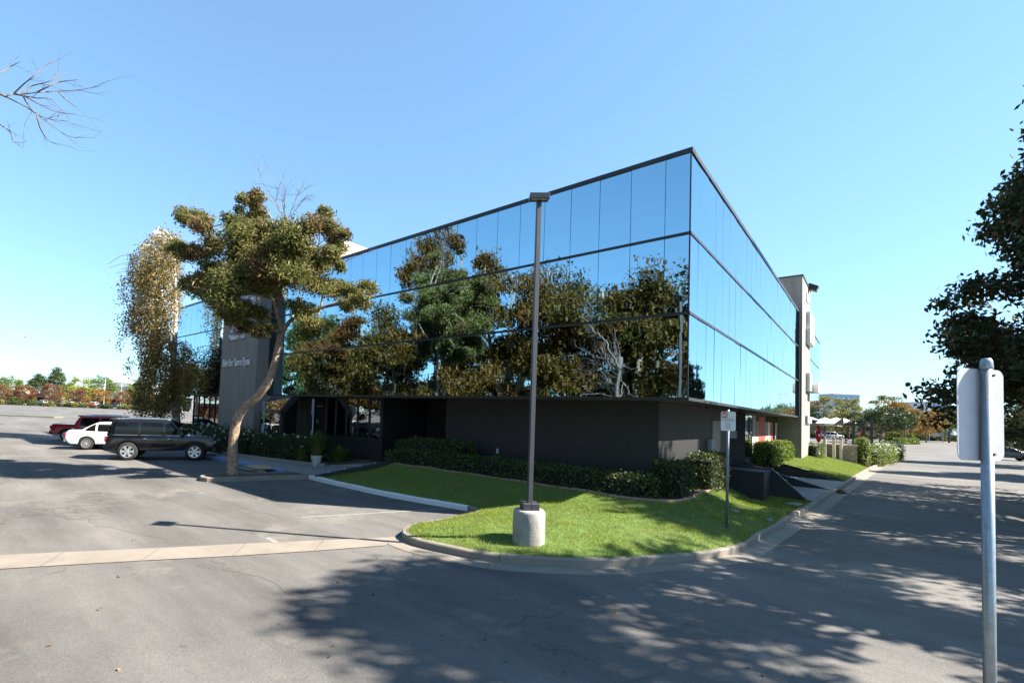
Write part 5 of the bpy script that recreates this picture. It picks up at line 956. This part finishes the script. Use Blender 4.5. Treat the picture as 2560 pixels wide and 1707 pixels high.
# ---------------------------------------------------------------- people
def person(label, loc, rz, h, shirt, legs, pose='stand'):
    root = thing('person', label, 'person', loc, rz); s = h/1.75; me = bpy.data.meshes.new('body')
    V = [(0, 0, .95), (0, 0, 1.15), (0, .0, 1.36), (0, .0, 1.47), (0, .01, 1.53), (0, .03, 1.63), (0, .02, 1.73)]; E_ = [(0, 1), (1, 2), (2, 3), (3, 4), (4, 5), (5, 6)]; RD = [.15, .145, .17, .07, .06, .085, .075]
    lean = .25 if pose == 'lean' else 0
    for sg in (-1, 1):
        b = len(V); V += [(sg*.19, 0, 1.40), (sg*.25, -.02, 1.14), (sg*.26, .10, .92), (sg*.26, .14, .84)]; E_ += [(2, b), (b, b+1), (b+1, b+2), (b+2, b+3)]; RD += [.062, .047, .035, .04]
        b = len(V); V += [(sg*.10, 0, .90), (sg*.11, .02, .50), (sg*.11, -.02, .09), (sg*.11, .13, .04)]; E_ += [(0, b), (b, b+1), (b+1, b+2), (b+2, b+3)]; RD += [.095, .065, .045, .04]
    V = [(x*s, (y+lean*max(0, z-.9))*s, z*s) for x, y, z in V]; me.from_pydata(V, E_, []); o = bpy.data.objects.new('body', me); C.objects.link(o)
    md = o.modifiers.new('skin', 'SKIN'); sv = me.skin_vertices[0].data
    for i, r_ in enumerate(RD): sv[i].radius = (r_*s*(1.25 if i in (0, 1, 2) else 1), r_*s)
    sv[0].use_root = True; sb = o.modifiers.new('sub', 'SUBSURF'); sb.levels = sb.render_levels = 2; bpy.context.view_layer.update()
    m2 = bpy.data.meshes.new_from_object(o.evaluated_get(bpy.context.evaluated_depsgraph_get())); bpy.data.objects.remove(o)
    m2.materials.clear(); [m2.materials.append(MATS[k]) for k in ('skin', shirt, legs)]
    for p in m2.polygons: z = p.center.z/s; p.material_index = 2 if z < .93 and abs(p.center.x) < .21*s else (1 if .93 <= z < 1.49 or (abs(p.center.x) > .17*s and z > 1.1) else 0); p.use_smooth = True
    link('body', m2, None, root); hb = MB(); hb.ball((0, (-.0+lean*.8)*s, 1.70*s), .098*s, 12, 8, (1, 1.1, .9)); hb.build('hair', 'hair', root, smooth=True); nz = MB(); nz.ball((0, (.115+lean*.75)*s, 1.64*s), .018*s, 6, 4, (1, 1.2, 1.4)); nz.build('nose', 'skin', root); return root
p = far(391, 40.5); person('person in dark clothing standing behind the black vehicle', (p[0], p[1], 0), R(-60), 1.78, 'cloth_dark', 'cloth_dark')
# ---------------------------------------------------------------- patio right of the building
sw0, sw1 = np.array([.85, 30.4]), np.array([2.45, 30.75])
st = thing('stone_wall', 'ledgestone garden wall with a pale cap beside the patio', 'wall', (sw0[0], sw0[1], 0)); rng = rs(101); t = (sw1-sw0)/np.linalg.norm(sw1-sw0); L = np.linalg.norm(sw1-sw0)+.1; ang = math.atan2(t[1], t[0]); stn = MB()
for r_ in range(15):
    x = -.1+rng.uniform(-.15, 0); z = .25+r_*.085
    while x < L: w = rng.uniform(.16, .42); d = rng.uniform(0, .05); stn.box(max(x, -.1), min(x+w-.008, L), -.18-d, .12, z, z+.078); x += w
o = stn.build('ledge_stones', 'stone_ledge', st); o['kind'] = 'stuff'; o.rotation_euler.z = ang; o = MB().box(-.14, L+.05, -.26, .2, 1.53, 1.62).build('wall_cap', 'cap_stone', st); o.rotation_euler.z = ang; o = MB().box(-.09, L-.01, -.15, .1, 0, 1.52).build('wall_core', 'stone_ledge', st); o.rotation_euler.z = ang
def pt(px, D): return far(px, D*.84)
def umbrella(px, D, label, R_, h):
    p = pt(px, D); u = thing('patio_umbrella', label, 'umbrella', (p[0], p[1], .2), group='open white patio umbrellas'); MB().tube([(0, 0, 0), (0, 0, h)], .035, 8).build('pole', 'post_dark', u); mb = MB(); k = 8; vs = [(0, 0, h+.05)]+[(R_*math.cos(6.283*i/k), R_*math.sin(6.283*i/k), h-.42) for i in range(k)]+[(R_*math.cos(6.283*i/k), R_*math.sin(6.283*i/k), h-.60) for i in range(k)]
    mb.add(vs, [(0, 1+i, 1+(i+1) % k) for i in range(k)]+[(1+i, 1+k+i, 1+k+(i+1) % k, 1+(i+1) % k) for i in range(k)]); mb.build('canopy', 'canvas_white', u); rb = MB(); [rb.tube([(0, 0, h), (R_*math.cos(6.283*i/k), R_*math.sin(6.283*i/k), h-.44)], .012, 4) for i in range(k)]; rb.build('ribs', 'post_dark', u)
umbrella(2063, 47, 'left one of three open white patio umbrellas', 1.15, 3.3); umbrella(2090, 50, 'middle one of three open white patio umbrellas', 1.15, 3.4); umbrella(2107, 48, 'right one of three open white patio umbrellas', 1.05, 3.35)
def folded(px, D, label, zc, h):
    p = pt(px, D); u = thing('folded_umbrella', label, 'umbrella', (p[0], p[1], .2)); MB().tube([(0, 0, 0), (0, 0, zc+h/2+.2)], .03, 8).build('pole', 'post_dark', u); MB().lathe([(.05, zc-h/2), (.11, zc-h/2+.1), (.23, zc-h*.2), (.20, zc+.1*h), (.10, zc+h*.22), (.15, zc+h*.32), (.10, zc+h*.46), (.02, zc+h/2)], 12).build('folded_canopy', 'canvas_red', u, smooth=True); o = MB(); k = 10; d = np.array([EYE[0]-p[0], EYE[1]-p[1]]); d /= np.linalg.norm(d); s_ = np.array([-d[1], d[0]]); o.add([(*(d*.25+s_*.09*math.cos(6.283*i/k)+s_*.06), zc-.12+.11*math.sin(6.283*i/k)) for i in range(k)], [tuple(range(k))]); o.build('emblem', 'sign_white', u)
folded(2047, 48, 'folded crimson umbrella next to the pale sign tower', 2.0, 1.45); folded(2155, 48, 'folded crimson umbrella between the pergola posts', 1.7, 1.4)
def glow_post(px, D, label): p = pt(px, D); u = thing('lantern_post', label, 'post', (p[0], p[1], .2), group='pale posts at the patio'); MB().box(-.09, .09, -.09, .09, 0, 1.75).build('post_shaft', 'cap_stone', u, bevel=.01); MB().lathe([(.11, 1.75), (.11, 1.79), (.02, 1.9)], 8).build('finial', 'post_dark', u)
glow_post(2062, 40, 'left pale patio post'); glow_post(2085, 40, 'middle pale patio post'); glow_post(2103, 40, 'right pale patio post')
def pergola(px, D, label): p = pt(px, D); u = thing('shade_post', label, 'shade sail', (p[0], p[1], .2)); MB().box(-.10, .10, -.10, .10, 0, 3.15).build('post_shaft', 'post_dark', u); MB().box(-.55, -.10, -.08, .08, 2.72, 2.98).build('beam', 'post_dark', u); MB().add([(-.55, 0, 2.7), (-1.3, .2, 2.75), (-.6, 0, 3.4), (-.55, .02, 2.7), (-1.3, .22, 2.75), (-.6, .02, 3.4)], [(0, 1, 2), (3, 5, 4), (0, 3, 4, 1), (1, 4, 5, 2), (2, 5, 3, 0)]).build('sail', 'canvas_taupe', u)
pergola(2134, 44, 'left dark shade post with taupe sail on the patio'); pergola(2159, 45, 'right dark shade post with taupe sail on the patio')
p = pt(2179, 44); ps = thing('dark_post', 'plain dark post at the right end of the patio', 'post', (p[0], p[1], .2)); MB().box(-.1, .1, -.1, .1, 0, 3.4).build('post_shaft', 'post_dark', ps); MB().box(-.14, .14, -.14, .14, 3.4, 3.46).build('post_cap', 'post_dark', ps)
p = pt(2116, 41); person('person in a blue shirt with back turned on the patio', (p[0], p[1], .25), R(170), 1.72, 'cloth_blue', 'cloth_dark')
p = pt(2072, 43); tb_ = thing('patio_table', 'low round wooden patio table behind the stone wall', 'table', (p[0], p[1], .2)); MB().lathe([(.75, .72), (.78, .74), (.75, .78)], 20).build('table_top', 'bark_tan', tb_); MB().tube([(0, 0, 0), (0, 0, .72)], .05, 8).build('leg', 'post_dark', tb_)
rl = thing('patio_railing', 'low black railing beside the patio table', 'railing', tuple(pt(2040, 43))); 
for k in range(9): MB().tube([(-1.2+k*.3, 0, .2), (-1.2+k*.3, 0, 1.1)], .015, 5).build('baluster', 'post_dark', rl)
MB().tube([(-1.25, 0, 1.1), (1.25, 0, 1.1)], .025, 6).build('handrail', 'post_dark', rl)
patio = tag(MB().prism([(-1, 31.2), (2.6, 31.2), (4.6, 50), (4.8, 56), (-1.5, 56)], .0, .15).build('patio_paving', 'walk_concrete'), kind='structure')
# ---------------------------------------------------------------- background trees, right
GR = 'trees beyond the patio'
gold = make_tree('golden_tree', 11, 3.6, 2.2, 'ball', 40, 7000, .34, 'leaf_gold', 'bark_dark', 111, .22)
lime = make_tree('dark_round_tree', 8.2, 4.0, 2.3, 'ball', 44, 9000, .32, 'leaf_pine', 'bark_tan', 112, .2)
orange = make_tree('orange_tree', 8.6, 4.0, 2.4, 'ball', 40, 7500, .32, 'leaf_orange', 'bark_tan', 113, .2)
rust = make_tree('rust_tree', 6.4, 3.1, 1.7, 'ball', 34, 3600, .34, 'leaf_rust', 'bark_tan', 114, .14)
yel = make_tree('yellow_tree', 5.2, 2.7, 1.3, 'ball', 26, 2600, .34, 'leaf_yellow', 'bark_tan', 115, .12)
grn = make_tree('green_tree', 11, 5.2, 2.6, 'ball', 40, 5200, .5, 'leaf_green', 'bark_dark', 116, .3)
pine = make_tree('pine_tree', 15.5, 5.2, 2.0, 'cone', 60, 6500, .5, 'leaf_pine', 'bark_dark', 117, .3, cone=True)
lim2 = make_tree('lime_tree', 10.5, 4.8, 2.8, 'ball', 36, 4200, .5, 'leaf_lime', 'bark_tan', 118, .26)
ryel = make_tree('mixed_tree', 6.6, 3.0, 1.8, 'ball', 34, 3600, .34, 'leaf_orange', 'bark_tan', 119, .14)
T = {'gold': gold, 'lime': lime, 'orange': orange, 'rust': rust, 'yel': yel, 'grn': grn, 'pine': pine, 'lim2': lim2, 'ryel': ryel}; used = set()
def bg(kind, px, D, label, sc=1, rz=0, grp=None): plant(T[kind], kind not in used, tuple(far(px, D)), label, rz, sc, grp); used.add(kind)
for k_, px, D, lb, sc, rz in [('gold', 2062, 118, 'golden green tree just right of the mirror glass end', (1.1, 1.1, 1.0), 0), ('gold', 2122, 122, 'golden green tree behind the shade sails', (1.05, 1.05, 1.0), 1.4), ('gold', 2218, 128, 'golden tree top behind the dark round tree', (1.1, 1.1, 1.15), 2.6), ('lime', 2200, 92, 'dark round tree with a pale trunk right of the patio', (1.2, 1.2, .88), 0), ('orange', 2262, 104, 'large orange tree on the round island', (1.3, 1.3, 1.0), 0), ('orange', 2315, 122, 'smaller orange tree to the right of the large one', (.95, .95, .9), 2), ('grn', 2372, 130, 'dark green tree left of the back facing sign', (.75, .75, .85), 1), ('rust', 2535, 96, 'rust coloured tree right of the back facing sign', 1.05, 1), ('lim2', 2330, 170, 'pale green tree far behind the orange trees', .9, 0), ('pine', 2275, 230, 'far conifer top above the orange tree', .9, 0), ('pine', 2165, 260, 'far conifer behind the golden trees', .8, 2), ('lim2', 2095, 150, 'pale green tree between the two golden trees', .85, 2), ('grn', 2420, 150, 'far green tree behind the back facing sign', .9, 3), ('lim2', 2540, 160, 'far pale tree at the right edge', .8, 1)]:
    bg(k_, px, D, lb, sc, rz, GR)
# left background
GL = 'trees across the far left lot'
for k_, px, D, lb, sc, rz in [('rust', 3, 160, 'rust tree cut by the left edge', 1.0, 0), ('rust', 62, 165, 'rust tree in front of the tan roof', 1.0, 1), ('rust', 125, 163, 'rust tree right of the silver far car', 1.12, 2), ('yel', 152, 172, 'small yellow tree beside the rust tree', 1.0, 0), ('rust', 193, 166, 'rust tree left of the bright red far car', .95, 3), ('ryel', 251, 152, 'red and yellow tree on the small island', .95, 0), ('rust', 311, 158, 'rust tree left of the birch', .9, 4), ('yel', 212, 172, 'small yellow tree behind the rust tree', .8, 2), ('yel', 398, 160, 'yellow tree behind the birch trunk', 1.1, 3), ('pine', 91, 205, 'dark pine behind the second rust tree', (1.15, 1.15, .78), 0), ('pine', 137, 212, 'tallest dark pine with a forked top', (1.1, 1.1, 1.0), 1.2), ('grn', 20, 205, 'dark green tree above the tan roof', .95, 0), ('lim2', 57, 215, 'pale lime tree left of the dark pines', .85, 0), ('grn', 172, 215, 'green tree right of the tallest pine', (.9, .9, .85), 2), ('lim2', 205, 200, 'spreading lime tree with a slanting trunk', 1.15, 1.5), ('grn', 251, 205, 'round green tree before the white hall', (1.0, 1.0, 1.1), 4), ('lim2', 318, 195, 'lime tree at the right end of the white hall', .85, 4), ('grn', 346, 200, 'olive tree behind the birch twigs', 1.0, 5), ('lim2', 393, 205, 'lime tree behind the birch', .8, 2.2), ('lim2', 445, 210, 'lime tree seen under the mirror glass', .7, 3), ('grn', -30, 200, 'green tree beyond the left edge', 1, 2)]:
    bg(k_, px, D, lb, sc, rz, GL)
p = far(349, 92); yt = thing('young_tree', 'small bare young tree on its own little island', 'tree', tuple(p)); tk = MB(); rng = rs(121); tk.tube([(0, 0, 0), (.03, 0, 1.0), (0, .03, 2.0)], [.05, .04, .03], 6); [twigs(tk, (0, 0, 1.2+.2*i), rng.normal(size=3)*.5+np.array([0, 0, 1]), 1.0, .02, rng, 1, .5, 3) for i in range(4)]; tk.build('trunk', 'twig', yt); link('crown', leaves('crown', blob(rng, (0, 0, 2.2), .8, 160), .18, .1, 'leaf_rust', rng), None, yt)
# planting strips and low shrubs
def strip(name, a, b, wd, mat, kerbm='concrete'):
    a, b = np.asarray(a)[:2], np.asarray(b)[:2]; t = (b-a)/np.linalg.norm(b-a); nn = np.array([-t[1], t[0]])*wd/2; tag(MB().prism([a-nn, b-nn, b+nn, a+nn], 0, .13).build(name, kerbm), kind='structure'); n2 = nn*(1-.3/wd*2); tag(MB().prism([a-n2, b-n2, b+n2, a+n2], .12, .15).build(name+'_planting', mat), kind='structure')
strip('far_strip', far(-60, 150), far(470, 146), 4.5, 'soil'); strip('middle_strip', far(-60, 66), far(150, 66), 1.6, 'turf'); strip('small_island', far(338, 92), far(362, 92), 1.5, 'soil'); strip('small_island', far(238, 150), far(262, 149), 2.5, 'soil')
strip('far_strip', far(2030, 128), far(2480, 150), 5, 'soil'); strip('round_island', far(2222, 92), far(2285, 97), 3.5, 'soil'); strip('near_strip', (13.2, -14), (18.5, 75), 3.6, 'soil')
strip('rear_strip', (-75, -21), (6, -20), 6, 'turf')
def shrub_proto(mat, seed, ls, hq=.7): 
    rng = rs(seed); r0 = thing('low_shrub', 'x', 'shrub'); link('foliage', leaves('foliage', blob(rng, (0, 0, .55), .9, 420, (1, 1, hq), .35), ls, ls*.6, mat, rng), None, r0); MB().ball((0, 0, .4), .62, 8, 5, (1, 1, .7)).build('core', 'dark_fill', r0); return r0
sA, sB = shrub_proto('leaf_hedge', 131, .26), shrub_proto('leaf_gold', 132, .28, 1.0); fA = fB = True; rng = rs(133)
sh_l = 'small low shrub in the planting strip across the far left lot'; sh_r = 'small low shrub in the planting strip across the far right lot'
for i, px in enumerate(list(range(4, 470, 8))):
    if rng.uniform() < .14: continue
    u = rng.uniform() < .22
    plant(sB if u else sA, (u and fB) or (not u and fA), tuple(far(px+rng.uniform(-2, 2), 149-px*.008+rng.uniform(-1.2, 1.2), .1)), sh_l+(', yellowish' if u else ''), rng.uniform(0, 6), rng.uniform(.75, 1.35), 'low shrubs in the far left strip')
    if u: fB = False
    else: fA = False
for px in range(2034, 2480, 9):
    if rng.uniform() < .12: continue
    u = rng.uniform() < .3; plant(sB if u else sA, False, tuple(far(px, 128+(px-2030)*.049+rng.uniform(-1.5, 1.5), .1)), sh_r+(', yellowish' if u else ''), rng.uniform(0, 6), rng.uniform(.8, 1.5), 'low shrubs in the far right strip')
hedge('back_hedge', 'rust brown hedge mirrored in the left ground floor windows', [(-120, -26), (-90, -24), (-60, -22)], 2, 2.6, 'leaf_rust', 139, .3, 40)
hedge('island_hedge', 'long clipped hedge on the round island under the orange tree', [tuple(far(2232, 92)[:2]), tuple(far(2280, 96)[:2])], 2.0, 1.25, 'leaf_box', 134, .3, 60); hedge('island_hedge', 'clipped hedge block behind the round island', [tuple(far(2236, 112)[:2]), tuple(far(2266, 112)[:2])], 3, 2.2, 'leaf_box', 135, .34, 60)
hedge('far_hedge', 'long far hedge left of the back facing sign', [tuple(far(2290, 142)[:2]), tuple(far(2400, 146)[:2])], 3, 1.9, 'leaf_hedge', 136, .4, 26); hedge('far_hedge', 'clipped hedge right of the back facing sign at the edge', [tuple(far(2515, 88)[:2]), tuple(far(2580, 90)[:2])], 3, 2.0, 'leaf_hedge', 137, .34, 50); hedge('far_hedge', 'long clipped hedge before the tan roofed building', [tuple(far(-20, 196)[:2]), tuple(far(80, 196)[:2])], 3, 2.2, 'leaf_green', 138, .5, 22)
# ---------------------------------------------------------------- far buildings
pm('hall_white', (.55, .54, .53), .7, var=.04); pm('tan_roof', (.50, .37, .27), .9, var=.08); pm('office_white', (.42, .44, .48), .6, var=.04); pm('blue_glass', (.10, .20, .36), .15, .6, var=.05); pm('brown_wall', (.16, .12, .09), .9); pm('grey_wall', (.13, .15, .18), .8)
def building(label, px0, px1, D, h, wallm, roofm, wins=0, rows=1, dpt=14, roof='flat', winm='dark_fill', z0=0):
    a, b = far(px0, D), far(px1, D); t = (b-a)[:2]; L = np.linalg.norm(t); ang = math.atan2(t[1], t[0]); r0 = thing('far_building', label, 'building', (a[0], a[1], 0), ang, 'far buildings'); MB().box(0, L, 0, dpt, z0, h).build('wall', wallm, r0)
    if roof == 'flat': MB().box(-.3, L+.3, -.3, dpt+.3, h, h+.5).build('roof', roofm, r0)
    elif roof == 'hip': MB().add([(-1, -1, h), (L+1, -1, h), (L+1, dpt+1, h), (-1, dpt+1, h), (L*.2, dpt*.4, h+3), (L*.8, dpt*.4, h+3)], [(0, 1, 5, 4), (1, 2, 5), (2, 3, 4, 5), (3, 0, 4), (0, 3, 2, 1)]).build('roof', roofm, r0)
    else:
        k = 12; vs = []; 
        for i in range(k+1): u = i/k; zz = h+2.2*math.sin(math.pi*u)**.8; vs += [(L*u, -1, zz), (L*u, dpt, zz), (L*u, -1, h-.2)]
        MB().add(vs, [(3*i, 3*i+3, 3*i+4, 3*i+1) for i in range(k)]+[(3*i+2, 3*i+5, 3*i+3, 3*i) for i in range(k)]).build('roof', roofm, r0)
    for r_ in range(rows):
        zz = h*(r_+.35)/rows
        for i in range(wins): x0 = L*(i+.15)/wins; MB().box(x0, x0+L*.7/wins, -.06, .05, zz, zz+h*.42/rows).build('window', winm, r0)
building('white hall with a shallow arched roof behind the far left trees', 262, 345, 262, 10.5, 'hall_white', 'hall_white', 0, 1, 40, 'arch'); building('low building with a tan hipped roof at the left', 15, 52, 206, 3.2, 'brown_wall', 'tan_roof', 4, 1, 10, 'hip'); building('grey block behind the spreading lime tree', 188, 214, 235, 8.2, 'grey_wall', 'hall_white', 3, 2); building('long brown carport behind the far cars', 58, 112, 200, 2.9, 'dark_fill', 'brown_wall', 0, 1, 8); building('brown carport right of the lime tree', 206, 300, 203, 3.1, 'dark_fill', 'brown_wall', 0, 1, 8); building('blue grey shop front seen through the birch', 330, 480, 215, 4.6, 'grey_wall', 'grey_wall', 9, 1, 12)
building('white office block with blue windows left of the golden tree', 2083, 2150, 330, 26, 'office_white', 'office_white', 5, 5, 30, 'flat', 'blue_glass'); building('white office block above the dark green tree', 2318, 2380, 330, 23, 'office_white', 'office_white', 5, 5, 30, 'flat', 'blue_glass'); building('low dark shop row behind the right hand lot', 2040, 2330, 215, 4.2, 'brown_wall', 'tan_roof', 12, 1, 12); building('low grey building at the right edge behind the hedge', 2520, 2600, 150, 4.6, 'grey_wall', 'hall_white', 4, 1, 12, 'flat', 'dark_fill')
# far light poles
def far_pole(px, D, h, label, arm=0, base=True):
    p = far(px, D); r0 = thing('light_pole', label, 'lamp post', tuple(p), group='far light poles'); MB().tube([(0, 0, 0), (0, 0, h)], [.11, .07], 8).build('pole', 'sign_white', r0)
    if base: MB().lathe([(.42, 0), (.34, .5), (.14, 1.3)], 12).build('base', 'sign_white', r0)
    d = RGT*(1 if arm >= 0 else -1); a_ = [(0, 0, h), (d[0]*.8, d[1]*.8, h+.35), (d[0]*arm*2, d[1]*arm*2, h+.3)]
    if arm: MB().tube(a_, .05, 6).build('arm', 'sign_white', r0); MB().box(-.5, .5, -.16, .16, -.1, .1).build('lamp_head', 'grey_box', r0, loc=a_[-1])
    else: MB().box(-.5, .5, -.2, .2, h, h+.15).build('lamp_head', 'grey_box', r0)
far_pole(260, 175, 11.0, 'white light pole in front of the round green tree'); far_pole(302, 165, 8.5, 'white light pole with curved arm before the hall', 1); far_pole(455, 120, 9.0, 'white light pole on a flared base under the mirror glass'); far_pole(363, 140, 8, 'white light pole on a flared base behind the birch twigs'); far_pole(-14, 70, 11.2, 'lamp arm reaching in at the left edge', 2); far_pole(2395, 140, 14, 'thin grey pole left of the back facing sign', 0, False); far_pole(2260, 130, 6, 'short pale pole behind the orange tree', 0, False)
pb_ = far(2340, 132); bn = thing('banner_frame', 'white and red banner frame across the right hand lot', 'banner', tuple(pb_)); MB().box(-1.4, -1.25, 0, .15, 0, 5.2).build('post', 'sign_white', bn); MB().box(1.25, 1.4, 0, .15, 0, 4.4).build('post', 'sign_white', bn); MB().box(-1.25, 1.25, .04, .10, 1.6, 4.0).build('banner_sheet', 'hall_white', bn); MB().box(-.9, .9, .02, .039, 2.6, 3.6).build('banner_print', 'canvas_red', bn)
